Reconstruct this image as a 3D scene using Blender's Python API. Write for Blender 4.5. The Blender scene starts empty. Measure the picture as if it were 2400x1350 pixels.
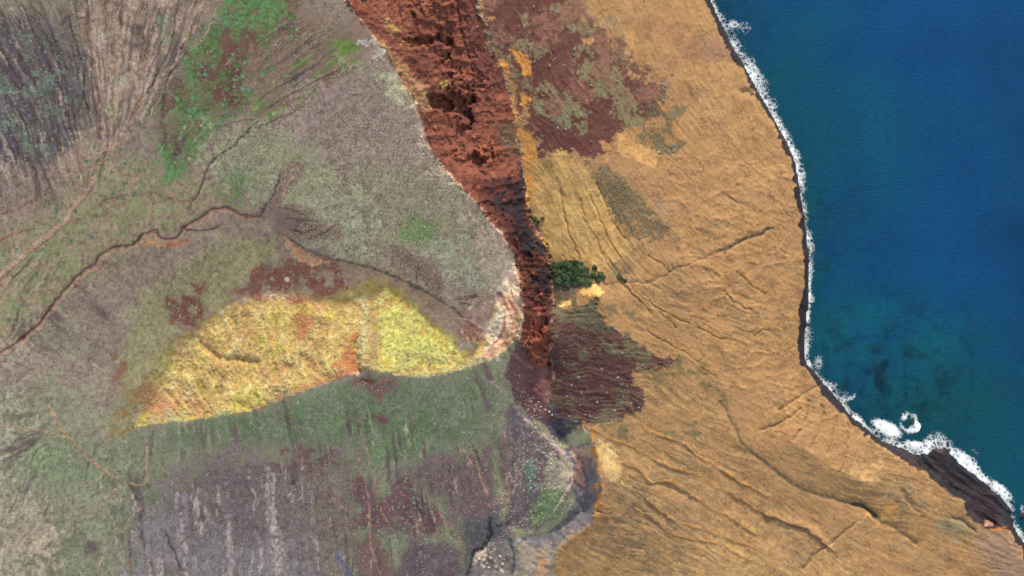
import bpy, math, random, time
import numpy as np

T0 = time.time()
# ------------------------------------------------------------------ camera, sky, sun, exposure
HC = 1000.0           # drone height above the sea (m)
K = 0.35              # metres per photo pixel at sea level (photo 2400 x 1350)
SUN_AZ = math.atan2(0.22, 0.97)      # from image top, a little to the right
SUN_EL = math.radians(24.0)

sc = bpy.context.scene
cd = bpy.data.cameras.new('camera'); cam = bpy.data.objects.new('camera', cd)
sc.collection.objects.link(cam); sc.camera = cam
cam.location = (0, 0, HC); cam.rotation_euler = (0, 0, 0)
cd.sensor_width = 36.0; cd.lens = 36.0 * HC / (2400 * K)
cd.clip_start = 1.0; cd.clip_end = 40000.0

w = bpy.data.worlds.new('World'); sc.world = w; w.use_nodes = True
wn = w.node_tree.nodes; wl = w.node_tree.links
sky = wn.new('ShaderNodeTexSky'); sky.sky_type = 'NISHITA'; sky.sun_disc = False
sky.sun_elevation = SUN_EL; sky.sun_rotation = SUN_AZ
sky.altitude = 100; sky.air_density = 1.2; sky.dust_density = 1.0; sky.ozone_density = 1.0
bg = wn['Background']; bg.inputs['Strength'].default_value = 0.15
hsv = wn.new('ShaderNodeHueSaturation'); hsv.inputs['Saturation'].default_value = 0.45      # pale, hazy sky
wl.new(sky.outputs[0], hsv.inputs['Color']); wl.new(hsv.outputs[0], bg.inputs['Color'])

sd_ = bpy.data.lights.new('sun', 'SUN'); sun = bpy.data.objects.new('sun', sd_)
sc.collection.objects.link(sun)
sd_.energy = 2.35; sd_.angle = math.radians(1.4); sd_.color = (1.0, 0.90, 0.74)
sun.location = (200, 900, 1500)
sun.rotation_euler = (math.radians(90) - SUN_EL, 0, math.pi - SUN_AZ)

vs = sc.view_settings
vs.view_transform = 'Standard'; vs.look = 'None'; vs.gamma = 1.0
vs.use_curve_mapping = False; vs.exposure = 0.97

rng = np.random.default_rng(7)
random.seed(7)

# ------------------------------------------------------------------ numeric helpers
def lin(c):
    c = np.asarray(c, float) / 255.0
    return np.where(c <= 0.04045, c / 12.92, ((c + 0.055) / 1.055) ** 2.4)
# illumination of the zones (so that a colour read from the photograph becomes a reflectance)
E_SHADE = np.array([0.65, 0.72, 0.83])
E_LIT = np.array([1.36, 1.32, 1.26])
E_SPUR = np.array([1.66, 1.6, 1.48])
def keep_hue(c): return np.clip(c / max(1.0, c.max() / 0.72), 0.01, 0.8)
def S(r, g, b): return keep_hue(1.1 * lin((r, g, b)) / E_SHADE)
def L(r, g, b): return np.clip(lin((r, g, b)) / E_LIT, 0.01, 0.8)
def B(r, g, b): return np.clip(lin((r, g, b)) / 1.0, 0.01, 0.8)
def P(r, g, b): return np.clip(lin((r, g, b)) / E_SPUR, 0.01, 0.8)

TABLE = rng.random((256, 256)).astype(np.float32)
def vnoise(x, y, seed=0):
    x = x + seed * 17.31; y = y + seed * 9.77
    xi = np.floor(x); yi = np.floor(y)
    fx = (x - xi).astype(np.float32); fy = (y - yi).astype(np.float32)
    xi = xi.astype(np.int32) & 255; yi = yi.astype(np.int32) & 255
    x1 = (xi + 1) & 255; y1 = (yi + 1) & 255
    fx = fx * fx * (3 - 2 * fx); fy = fy * fy * (3 - 2 * fy)
    a = TABLE[yi, xi]; b = TABLE[yi, x1]; c = TABLE[y1, xi]; d = TABLE[y1, x1]
    return (a + (b - a) * fx) * (1 - fy) + (c + (d - c) * fx) * fy
def fbm(x, y, scale, octs=4, seed=0, gain=0.5):
    """about -1..1"""
    s = 0.0; amp = 1.0; tot = 0.0; f = 1.0 / scale
    for o in range(octs):
        r = 0.5 * o
        xr = x * math.cos(r) - y * math.sin(r); yr = x * math.sin(r) + y * math.cos(r)
        s = s + amp * (vnoise(xr * f, yr * f, seed + o * 3) * 2 - 1)
        tot += amp; amp *= gain; f *= 2.03
    return s / tot * 1.6
def ridged(x, y, scale, octs=3, seed=0):
    s = 0.0; amp = 1.0; tot = 0.0; f = 1.0 / scale
    for o in range(octs):
        s = s + amp * (1 - np.abs(vnoise(x * f, y * f, seed + o * 5) * 2 - 1)) ** 2
        tot += amp; amp *= 0.5; f *= 2.07
    return s / tot
def sstep(a, b, x):
    t = np.clip((x - a) / (b - a), 0, 1); return t * t * (3 - 2 * t)

# ------------------------------------------------------------------ survey: crest, valley and coast lines (photo px, metres)
CREST = [(-300,-430,300),(0,-460,304),(200,-450,300),(380,-400,276),(480,-320,246),(549,-250,222),(647,-190,200),(747,-110,184),(813,0,173),(833,30,170),
 (867,77,163),(890,107,161),(920,157,152),(967,233,139),(983,273,132),(1000,312,127),(1030,383,125),(1073,430,129),(1130,490,137),(1172,550,136),
 (1200,610,101),(1218,680,97.5),(1226,740,97),(1212,790,97)]
SPUR = [(1212,790,97),(1183,822,96.5),(1150,843,96),(1100,863,96),(1050,876,95.5),(1000,884,95),(943,882,95),(890,873,95),(868,868,90),(850,864,89),(838,868,94),
 (800,885,93),(740,906,92),(660,937,90),(610,957,88),(560,970,91),(460,986,89),(380,994,88),(320,1000,86),(285,1006,80),(255,1030,60)]
VALLEY = [(-300,1000,14),(0,822,25),(120,735,28),(200,655,31),(275,590,34),(370,545,39),(430,535,41),(500,490,45),(560,490,47),(610,508,50),(655,545,55),
 (720,588,60),(780,607,63),(860,624,67),(930,650,71),(1000,685,76),(1060,722,82),(1110,768,88)]
FOOT = [(1060,-200,135),(1100,-60,122),(1130,40,112),(1165,130,98),(1195,220,88),(1215,320,79),(1230,420,70),(1242,500,64),(1278,580,58),(1292,650,55),(1300,720,53)]
COAST = [(1500,-420),(1580,-200),(1650,0),(1680,60),(1700,100),(1730,150),(1765,210),(1798,270),(1832,330),(1853,380),(1863,440),(1872,500),(1879,550),(1886,620),
 (1884,680),(1873,740),(1871,800),(1876,850),(1900,882),(1940,940),(1990,985),(2040,1030),(2100,1070),(2160,1105),(2200,1130),(2230,1160),(2263,1177),(2267,1205),
 (2290,1226),(2328,1240),(2348,1228),(2366,1245),(2374,1262),(2392,1280),(2404,1320),(2450,1400),(2560,1560),(2700,1900)]
WATER = [(1512,-420),(1594,-200),(1664,0),(1694,66),(1714,106),(1741,150),(1776,212),(1808,270),(1841,330),(1862,375),(1873,440),(1882,500),(1889,550),(1896,620),
 (1894,690),(1892,745),(1884,790),(1886,845),(1910,875),(1945,915),(1985,962),(2028,1003),(2066,1034),(2104,1048),(2140,1064),(2168,1062),(2178,1040),(2193,1033),
 (2235,1065),(2270,1095),(2310,1130),(2345,1160),(2370,1194),(2374,1230),(2384,1252),(2402,1275),(2425,1320),(2470,1395),(2580,1555),(2720,1900)]
LINES = [CREST, SPUR, VALLEY, FOOT,
 [(x, y, 17 if y < 860 else 15) for x, y in COAST],
 [(x, y, 0.2) for x, y in WATER],
 [(x + 34, y - 14, -5) for x, y in WATER], [(x + 420, y - 200, -14) for x, y in WATER],
 # crater wall gullies at the top left and the off-frame outer slopes
 [(-200,0,120),(0,0,117),(120,0,112),(250,0,106),(380,0,116),(500,0,128),(650,0,150),(740,0,166)],
 [(-200,300,66),(0,300,66),(110,300,64),(230,300,58),(310,300,62),(420,260,78),(560,200,101),(700,140,128)],
 [(0,480,42),(140,480,42),(240,390,47),(210,440,44),(130,530,36),(0,620,28)],
 [(330,460,46),(480,420,54),(600,330,76),(720,330,92)],
 [(288,930,84),(345,865,84),(440,780,83),(560,708,83),(700,682,80),(800,668,77)],
 # bottom slopes
 [(-300,1200,16),(0,1100,27),(120,1000,36),(220,1060,38),(345,1138,27),(420,1180,25)],
 [(40,900,32),(100,890,38),(180,900,48)],
 [(-300,1350,12),(0,1350,18),(300,1350,14),(600,1350,11),(880,1350,9),(1100,1350,4),(1110,1290,6),(1150,1240,8)],
 [(500,1100,39),(700,1080,44),(900,1060,45),(1050,1050,42)],
 # dark hollow and the bowl at lower middle
 [(1205,940,52),(1233,983,47),(1283,1023,42),(1313,1053,40),(1337,1080,39),(1343,1127,37),(1325,1190,30)],
 [(1150,1000,40),(1180,1080,32),(1200,1160,24),(1205,1230,14)],
 [(1310,1010,36),(1330,1040,37),(1370,1080,36),(1385,1150,31),(1365,1200,26),(1300,1245,19),(1225,1265,13)],
 [(1378,1005,48),(1395,1050,48),(1405,1100,47),(1412,1150,46),(1405,1200,43),(1392,1226,40),(1340,1262,34),(1310,1292,30),(1300,1350,26),(1280,1500,18),(1260,1700,6)],
 [(1285,850,50),(1290,950,46),(1330,1000,44),(1378,1005,48)],
 [(1400,690,60),(1440,780,52),(1500,930,46),(1450,985,46),(1378,1005,48)],
 # sea-side slope
 [(1300,612,56),(1340,640,54),(1380,665,55),(1450,670,50),(1560,650,42),(1700,600,31),(1810,540,24)],
 [(1733,1030,29),(1800,1090,24),(1870,1142,20),(1940,1168,17),(2027,1190,14),(2077,1223,12),(2147,1277,10)],
 [(1500,1400,24),(1750,1400,20),(2000,1400,13),(2200,1420,12)],
 [(1850,1030,27),(1960,1100,23),(2080,1150,18),(2180,1180,16)],
]
# rock platform below the cliff at lower right
LINES.append([(x + 10, y - 9, 4.0) for x, y in COAST if 2050 < x < 2300] + [(2330,1226,4)])
LINES.append([(2185,1048,2.6),(2240,1090,3.2),(2300,1140,3),(2350,1180,2.6)])

# ------------------------------------------------------------------ height by relaxing a membrane over the surveyed lines
GX0, GX1, GY0, GY1 = -800.0, 3000.0, -900.0, 1900.0
def membrane():
    h = None
    for step, its in ((40, 700), (20, 400), (10, 260), (5, 140)):
        nx = int((GX1 - GX0) / step) + 1; ny = int((GY1 - GY0) / step) + 1
        fix = np.zeros((ny, nx), bool); val = np.zeros((ny, nx), np.float32); cnt = np.zeros((ny, nx), np.float32)
        for ln in LINES:
            for (x0, y0, h0), (x1, y1, h1) in zip(ln[:-1], ln[1:]):
                n = max(2, int(math.hypot(x1 - x0, y1 - y0) / (step * 0.5)) + 1)
                t = np.linspace(0, 1, n)
                ix = np.round((x0 + (x1 - x0) * t - GX0) / step).astype(int); iy = np.round((y0 + (y1 - y0) * t - GY0) / step).astype(int)
                ok = (ix >= 0) & (ix < nx) & (iy >= 0) & (iy < ny)
                np.add.at(val, (iy[ok], ix[ok]), (h0 + (h1 - h0) * t)[ok]); np.add.at(cnt, (iy[ok], ix[ok]), 1)
        fix = cnt > 0; val[fix] /= cnt[fix]
        fix[0, :] = fix[-1, :] = fix[:, 0] = fix[:, -1] = True
        val[0, :] = val[-1, :] = val[:, 0] = -6; val[:, -1] = -30
        if h is None: h = np.full((ny, nx), 30, np.float32)
        else:
            oy = np.linspace(0, h.shape[0] - 1, ny); ox = np.linspace(0, h.shape[1] - 1, nx)
            h = bil(h, ox[None, :].repeat(ny, 0), oy[:, None].repeat(nx, 1))
        h[fix] = val[fix]
        for i in range(its):
            a = 0.25 * (h[:-2, 1:-1] + h[2:, 1:-1] + h[1:-1, :-2] + h[1:-1, 2:])
            m = fix[1:-1, 1:-1]
            h[1:-1, 1:-1] = np.where(m, h[1:-1, 1:-1], a)
    return h
def bil(a, x, y):
    x = np.clip(x, 0, a.shape[1] - 1.001); y = np.clip(y, 0, a.shape[0] - 1.001)
    xi = x.astype(int); yi = y.astype(int); fx = (x - xi).astype(np.float32); fy = (y - yi).astype(np.float32)
    return (a[yi, xi] * (1 - fx) + a[yi, xi + 1] * fx) * (1 - fy) + (a[yi + 1, xi] * (1 - fx) + a[yi + 1, xi + 1] * fx) * fy
BASE = membrane()
print('membrane', round(time.time() - T0, 1))

# ------------------------------------------------------------------ the terrain grid (dense inside the frame, coarse around it)
def axis(lo, a, b, hi, step, growth=1.12):
    mid = np.arange(a, b + step, step)
    left = []; x = a; s = step
    while x > lo: s = min(s * growth, 30); x -= s; left.append(max(x, lo))
    right = []; x = mid[-1]; s = step
    while x < hi: s = min(s * growth, 30); x += s; right.append(min(x, hi))
    return np.array(left[::-1] + list(mid) + right)
AU = axis(GX0 + 5, -12, 2412, 2900, 2.2); AV = axis(GY0 + 5, -12, 1362, GY1 - 5, 2.2)
NX, NY = len(AU), len(AV)
U, V = np.meshgrid(AU, AV)
H = bil(BASE, (U - GX0) / 5, (V - GY0) / 5).astype(np.float32)
for _ in range(1):
    H[1:-1, 1:-1] = 0.5 * H[1:-1, 1:-1] + 0.125 * (H[:-2, 1:-1] + H[2:, 1:-1] + H[1:-1, :-2] + H[1:-1, 2:])
COL = np.zeros((NY, NX, 3), np.float32)
WX = (fbm(U, V, 60, 4, 11) * 7).astype(np.float32); WY = (fbm(U, V, 60, 4, 12) * 7).astype(np.float32)
FX = (fbm(U, V, 12, 2, 13) * 2.2).astype(np.float32); FY = (fbm(U, V, 12, 2, 14) * 2.2).astype(np.float32)
N6 = fbm(U, V, 7, 2, 21).astype(np.float32); N20 = fbm(U, V, 22, 4, 22).astype(np.float32)
N60 = fbm(U, V, 65, 5, 23).astype(np.float32); N200 = fbm(U, V, 210, 4, 24).astype(np.float32)
N20B = fbm(U, V, 26, 4, 31).astype(np.float32); N60B = fbm(U, V, 75, 5, 32).astype(np.float32)

NW = rng.random((NY, NX)).astype(np.float32) * 2 - 1
NST = (0.55 * N6 + 0.45 * NW).astype(np.float32)
def window(pts, r):
    xs = [p[0] for p in pts]; ys = [p[1] for p in pts]
    i0 = max(0, np.searchsorted(AU, min(xs) - r) - 1); i1 = min(NX, np.searchsorted(AU, max(xs) + r) + 1)
    j0 = max(0, np.searchsorted(AV, min(ys) - r) - 1); j1 = min(NY, np.searchsorted(AV, max(ys) + r) + 1)
    return slice(j0, j1), slice(i0, i1)
def dist_line(pts, r, warp=1.0, fine=1.0):
    """window, distance, side (+ = right of travel / image-down for left-to-right lines), along 0..1"""
    wv = window(pts, r + 16)
    x = U[wv] + WX[wv] * warp + FX[wv] * fine; y = V[wv] + WY[wv] * warp + FY[wv] * fine
    d = np.full(x.shape, 1e6, np.float32); sg = np.ones(x.shape, np.float32); al = np.zeros(x.shape, np.float32)
    n = len(pts) - 1
    for k in range(n):
        ax, ay = pts[k][:2]; bx, by = pts[k + 1][:2]
        dx, dy = bx - ax, by - ay; q = dx * dx + dy * dy + 1e-9
        t = np.clip(((x - ax) * dx + (y - ay) * dy) / q, 0, 1)
        dd = np.hypot(x - ax - t * dx, y - ay - t * dy)
        m = dd < d
        d = np.where(m, dd, d); sg = np.where(m, np.sign(dx * (y - ay) - dy * (x - ax)), sg); al = np.where(m, (k + t) / n, al)
    return wv, d, sg, al
def poly_sd(pts, r, warp=1.0, fine=1.0):
    """window, signed distance (positive inside)"""
    q = list(pts) + [pts[0]]
    wv, d, _, _ = dist_line(q, r, warp, fine)
    x = U[wv] + WX[wv] * warp + FX[wv] * fine; y = V[wv] + WY[wv] * warp + FY[wv] * fine
    ins = np.zeros(x.shape, bool)
    for (ax, ay), (bx, by) in zip([p[:2] for p in q[:-1]], [p[:2] for p in q[1:]]):
        if ay == by: continue
        c = ((ay > y) != (by > y)) & (x < (bx - ax) * (y - ay) / (by - ay) + ax)
        ins ^= c
    return wv, np.where(ins, d, -d)
def poly_mask(pts, soft=6, rough=0, rn=None, warp=1.0, fine=1.0):
    wv, sd = poly_sd(pts, soft + rough * 2 + 4, warp, fine)
    if rough: sd = sd + rough * (1.1 * (N20 if rn is None else rn)[wv] + 0.55 * N6[wv] + 0.3 * NW[wv])
    return wv, sstep(-soft * 0.6, soft * 0.6, sd)
def paint(wv, m, c):
    c = np.asarray(c, np.float32); m = 0.35 * m + 0.65 * sstep(0.15, 0.85, m + 0.42 * NST[wv] * (4 * m * (1 - m) + 0.15))
    m = np.where(m < 0.002, 0, m)
    COL[wv] = COL[wv] * (1 - m[..., None]) + c * m[..., None]
def area(pts, c, soft=8, rough=10, op=1.0, patch=None, pt=0.0, ps=0.25, rn=None):
    """colour an area; patch: noise field that breaks it into patches where noise > pt"""
    if soft >= 20: soft *= 2.0; rough *= 1.5
    wv, m = poly_mask(pts, soft, rough, rn)
    if patch is not None: m = m * sstep(pt - ps, pt + ps, patch[wv])
    paint(wv, m * op, c); return wv, m
def streak(pts, width, c=None, op=1.0, depth=0.0, dw=None, warp=0.8, off=0.0, taper=True, soft=1.5):
    """a line of soil or a channel; depth carves (m), off shifts it to one side (px)"""
    wv, d, sg, al = dist_line(pts, width * 2 + abs(off) + 14, warp)
    d0 = d
    if off: d = np.abs(d * sg - off)
    wd = width * (0.75 + 0.5 * N20B[wv])
    if taper: wd = wd * np.clip(np.minimum(al, 1 - al) * 8 + 0.25, 0, 1)
    if c is not None: paint(wv, sstep(wd * 1.25 + soft, np.maximum(wd * 1.25 - soft, -1), d) * min(1.0, op * 1.25) * np.clip(1.1 + 0.5 * N20[wv], 0, 1), c)
    if depth:
        g = (dw or width * 1.6); H[wv] -= depth * np.exp(-(d / g) ** 2)
    return wv, d0, sg, al
def oriented(theta, across, along, seed, octs=3):
    a = math.radians(theta); x = U + WX * 1.5; y = V + WY * 1.5
    p = x * math.cos(a) + y * math.sin(a); q = -x * math.sin(a) + y * math.cos(a)
    return ridged(p / along * across, q, across, octs, seed).astype(np.float32)
FULL = (slice(0, NY), slice(0, NX))

# ---- zone masks
CLIFF = [(790,-120),(813,0),(833,30),(867,77),(890,107),(920,157),(967,233),(983,273),(1000,327),(1030,383),(1073,430),(1130,490),(1175,552),(1205,610),(1220,680),
 (1228,740),(1217,792),(1228,812),(1246,846),(1262,866),(1276,850),(1290,862),(1296,770),(1300,720),(1297,660),(1285,590),(1250,520),(1236,470),(1230,420),(1215,330),(1195,220),(1165,130),(1120,30),(1080,-120)]
SPURP = [(1210,690),(1224,740),(1212,792),(1183,822),(1150,843),(1100,863),(1050,876),(1000,884),(943,882),(890,873),(862,866),(838,868),(800,885),(740,906),(660,937),(610,957),
 (560,970),(460,986),(380,992),(300,1010),(262,1040),(235,980),(270,860),(330,740),(380,650),(500,590),(620,560),(655,545),(720,588),(780,607),(860,624),(930,650),(1000,685),(1060,722),(1110,768),(1170,700)]
TUFF = [(1080,-500),(1100,-60),(1130,40),(1165,130),(1195,220),(1215,320),(1230,420),(1242,500),(1278,580),(1292,650),(1300,720),(1292,850),(1290,950),(1330,1005),(1378,1003),
 (1395,1050),(1405,1100),(1412,1150),(1405,1200),(1392,1226),(1340,1262),(1310,1292),(1300,1350),(1280,1500),(1260,1950),(2900,1950),(2900,-500)]
def full_mask(pts, soft, rough=0, rn=None):
    m = np.zeros((NY, NX), np.float32); wv, mm = poly_mask(pts, soft, rough, rn, warp=0.35, fine=0.5); m[wv] = mm; return m
M_CLIFF = full_mask(CLIFF, 2.5, 5); M_SPUR = full_mask(SPURP, 3, 3); M_TUFF = full_mask(TUFF, 2.5, 3)
M_WATER = np.zeros((NY, NX), np.float32)
wv, sdw = poly_sd(WATER + [(3200,1900),(3200,-420)], 10, 0.15, 0.3); M_WATER[wv] = sstep(-1, 1, sdw)
print('masks', round(time.time() - T0, 1))

# ------------------------------------------------------------------ rills: noise drawn out along the fall line of the bare terrain
def fall_line():
    b = BASE.copy()
    for _ in range(14):
        b[1:-1, 1:-1] = 0.2 * (b[1:-1, 1:-1] + b[:-2, 1:-1] + b[2:, 1:-1] + b[1:-1, :-2] + b[1:-1, 2:])
    gy_, gx_ = np.gradient(b); n_ = np.hypot(gx_, gy_) + 0.02
    return (-gx_ / n_).astype(np.float32), (-gy_ / n_).astype(np.float32)
DX, DY = fall_line()
_gx, _gy = np.meshgrid(np.linspace(GX0, GX1, DX.shape[1]), np.linspace(GY0, GY1, DX.shape[0]))
_foot = np.interp(_gy, [-200, 40, 220, 420, 580, 720, 950, 1100, 1350], [1060, 1130, 1195, 1230, 1278, 1300, 1290, 1405, 1300])
_a = np.radians(np.interp(_gy, [-200, 100, 450, 750, 1150, 1500], [60, 57, 50, 36, 25, 22])) + 0.35 * fbm(_gx, _gy, 160, 3, 7)
_a = _a * (1 - 0.55 * sstep(1600, 1850, _gx) * sstep(350, 500, _gy) * sstep(1000, 850, _gy))
_w = sstep(0, 60, _gx - _foot); DX = (DX * (1 - _w) + np.cos(_a) * _w).astype(np.float32); DY = (DY * (1 - _w) + np.sin(_a) * _w).astype(np.float32)
_w2 = sstep(-60, 60, _gx - 120) * sstep(620, 520, _gx + 0.45 * _gy) * sstep(480, 400, _gy) * sstep(-420, -200, _gy); _tx = 238 - _gx + 40 * fbm(_gx, _gy, 90, 2, 9); _ty = 520 - _gy; _n = np.hypot(_tx, _ty) + 1
DX = (DX * (1 - _w2) + _tx / _n * _w2).astype(np.float32); DY = (DY * (1 - _w2) + _ty / _n * _w2).astype(np.float32)
_w3 = sstep(200, 80, _gx + 0.2 * _gy) * sstep(470, 380, _gy); DX = (DX * (1 - _w3) + 0.47 * _w3).astype(np.float32); DY = (DY * (1 - _w3) + 0.88 * _w3).astype(np.float32)
_w4 = sstep(560, 640, _gx + 0.45 * _gy) * sstep(900, 820, _gx) * sstep(360, 300, _gy) ; DX = (DX * (1 - _w4) - 0.80 * _w4).astype(np.float32); DY = (DY * (1 - _w4) + 0.60 * _w4).astype(np.float32)
def lic(cross, step, n, seed):
    acc = 0; wsum = 0
    x0 = U + WX * 0.6 + FX; y0 = V + WY * 0.6 + FY
    for sgn in (1, -1):
        x = x0.copy(); y = y0.copy()
        for k in range(n):
            wgt = 1.0 - 0.7 * k / n
            if k or sgn == 1: acc = acc + wgt * (vnoise(x / cross, y / cross, seed) - 0.5); wsum += wgt
            gx_ = (x - GX0) / 5; gy_ = (y - GY0) / 5
            xi = np.clip(gx_.astype(np.int32), 0, DX.shape[1] - 1); yi = np.clip(gy_.astype(np.int32), 0, DX.shape[0] - 1)
            x = x + sgn * step * DX[yi, xi]; y = y + sgn * step * DY[yi, xi]
    acc = acc / wsum
    return (acc / acc.std()).astype(np.float32)
RF = lic(4.0, 4.0, 9, 3); RC = lic(10.0, 7.0, 11, 4)
ACT = np.clip(0.45 + 0.8 * N60B + 0.3 * N200, 0.05, 1.1).astype(np.float32)
wv, _m = poly_mask([(500,290),(700,200),(900,170),(1010,330),(1190,600),(1130,700),(1000,670),(860,615),(700,560),(560,450)], 60, 20); ACT[wv] *= 1 - 0.6 * _m
wv, _m = poly_mask([(-200,-300),(560,-300),(470,60),(380,200),(310,330),(230,420),(100,480),(-200,480)], 40, 20); ACT[wv] = np.maximum(ACT[wv], _m * (0.9 + 0.4 * N60B[wv]))
wv, _m = poly_mask([(1190,930),(1290,985),(1380,1005),(1412,1150),(1392,1226),(1310,1292),(1300,1400),(1120,1400),(1160,1240),(1190,1100)], 20, 8); ACT[wv] *= 1 - 0.7 * _m
RC *= ACT; RF *= 0.35 + 0.65 * ACT
print('rills', round(time.time() - T0, 1))
# ------------------------------------------------------------------ relief
MT = M_TUFF * (1 - M_WATER)
fine_scale = np.clip((1 - np.maximum(M_TUFF, M_CLIFF)), 0, 1)
H += (N60 * 1.6 + N20 * 0.45) * fine_scale * sstep(-50, 80, U + 200)
H += N6 * 0.20 * fine_scale
H += fine_scale * (1 - 0.5 * M_SPUR) * (RC * 0.8 + RF * 0.30) * sstep(-200, 0, U)
# sea-side slope: runnels that lean down the slope, steeper at the top of the picture
th = sstep(100, 1250, V)
r55 = oriented(56, 26, 150, 41); r40 = oriented(40, 30, 190, 42); r28 = oriented(27, 34, 240, 43)
rr = r55 * np.clip(1 - th * 2, 0, 1) + r40 * (1 - np.abs(th * 2 - 1)) + r28 * np.clip(th * 2 - 1, 0, 1)
f55 = oriented(58, 9, 42, 44, 2); f28 = oriented(34, 10, 60, 45, 2)
ff = f55 * (1 - th) + f28 * th
H += MT * ((rr - 0.45) * 0.3 + (ff - 0.5) * 0.18 + N20 * 0.12 + N6 * 0.15 + N60 * 0.8 + RC * 0.13 + RF * 0.15)
# scalloped, weathered tuff towards the sea cliff
wv, m = poly_mask([(1560,380),(1840,380),(1885,620),(1870,850),(1960,980),(1850,1020),(1700,900),(1640,760),(1560,600)], 60, 30)
sc1 = ridged(U[wv] + WX[wv] * 3, V[wv] * 1.5 + WY[wv] * 3, 42, 3, 51)
H[wv] += m * (sc1 - 0.45) * 1.5
SCAL = np.zeros((NY, NX), np.float32); SCAL[wv] = m * sc1
# cliff: crags and ledges
crag = ridged(U + WX * 1.2, V + WY * 1.2, 30, 4, 61); crag2 = ridged(U * 1.3 + FX, V + FY, 13, 3, 62)
low = sstep(380, 520, V)
CZ = np.zeros((NY, NX), np.float32)
for pl in ([(955,72),(1060,76),(1112,130),(1118,240),(1104,310),(1060,290),(1040,200),(1020,120)], [(1050,335),(1180,325),(1185,400),(1120,405),(1060,370)], [(900,-40),(1080,-60),(1090,60),(1030,50),(940,20)], [(1115,160),(1150,170),(1140,230),(1115,215)]):
    wv, m = poly_mask(pl, 14, 8); CZ[wv] = np.maximum(CZ[wv], m)
H += M_CLIFF * ((crag - 0.42) * (3.4 + 7.0 * low + 2.6 * CZ) + (crag2 - 0.45) * (1.5 + 3.2 * low + 1.4 * CZ))
# vegetation lumps of the spur, runnels down its face
sp = oriented(112, 24, 150, 63); H += M_SPUR * ((sp - 0.45) * 1.2 + N60 * 0.6 + N20 * 0.2 + N6 * 0.10)
# runnels of the shaded slopes
bot = np.zeros((NY, NX), np.float32); wv, m = poly_mask([(300,1100),(1190,1060),(1210,1240),(1100,1500),(300,1500)], 40, 20); bot[wv] = m
rb = oriented(84, 22, 170, 64); H += bot * (rb - 0.45) * 1.5
fan = np.zeros((NY, NX), np.float32); wv, m = poly_mask([(170,-400),(560,-400),(480,60),(380,200),(300,330),(220,330),(200,140)], 30, 15); fan[wv] = m
ang = np.arctan2(V - 480, U - 235)
rf = ridged(ang * 60 + WX * 0.22 + FX * 0.2, np.hypot(U - 235, V - 480) / 22.0, 2.6, 4, 65).astype(np.float32); H += fan * (rf - 0.45) * 1.5
lft = np.zeros((NY, NX), np.float32); wv, m = poly_mask([(-300,-200),(170,-200),(230,200),(200,380),(60,440),(-300,440)], 40, 20); lft[wv] = m
rl = oriented(62, 22, 130, 66); H += lft * (rl - 0.45) * 2.2

# individual rock masses and hollows of the cliff (px polygon, metres)
for pts, dz, soft in [
  ([(1003,226),(1020,217),(1040,220),(1056,232),(1070,246),(1060,268),(1040,266),(1016,258),(1006,250)], -9.0, 3),
  ([(1072,232),(1112,226),(1108,262),(1100,300),(1086,300),(1070,262)], -7.0, 3),
  ([(1058,180),(1076,172),(1110,182),(1112,214),(1100,228),(1072,230),(1055,210)], 8.0, 3),
  ([(1072,270),(1084,262),(1092,272),(1098,290),(1088,296),(1076,288)], 11.0, 3),
  ([(1112,352),(1132,350),(1142,360),(1134,366),(1116,362)], 9.0, 3),
  ([(1155,350),(1175,346),(1176,358),(1160,362)], 7.0, 3),
  ([(1100,372),(1138,368),(1140,390),(1118,392)], -5.0, 4),
  ([(1030,-20),(1064,-30),(1068,30),(1040,60),(975,44),(966,20)], 3.0, 4),
  ([(945,92),(1020,84),(1060,80),(1058,98),(1000,106),(955,106)], -6.0, 4),
  ([(1032,128),(1058,124),(1062,140),(1040,146)], -5.0, 3)]:
    wv, m = poly_mask(pts, soft + 3, 5, N20B, 0.4, 1.5); H[wv] += m * dz * (0.75 + 0.35 * N20[wv] + 0.2 * N6[wv])
wv, d, sg, al = dist_line([(1067,-10),(1076,57),(1100,133),(1110,187),(1107,233),(1103,300)], 10, 0.3); H[wv] -= 2.0 * np.exp(-(d / 3.0) ** 2)
# steep red ledge line, hollow in the spur crest
wv, m = poly_mask([(838,862),(868,864),(900,880),(885,893),(850,890)], 5, 2); H[wv] -= m * 4
# gully running down the spur face
wv, d, sg, al = dist_line([(862,740),(846,790),(838,830),(836,866)], 26, 0.5); H[wv] -= 3.2 * np.exp(-(d / 9.0) ** 2) * np.clip(al * 3, 0, 1); H[wv] += 2.5 * np.exp(-((d * sg + 15) / 8.0) ** 2) * np.clip(al * 3, 0, 1)
wv, d, sg, al = dist_line([(450,790),(520,840),(600,850)], 26, 0.8); H[wv] -= 2.5 * np.exp(-(d / 10.0) ** 2)

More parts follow.
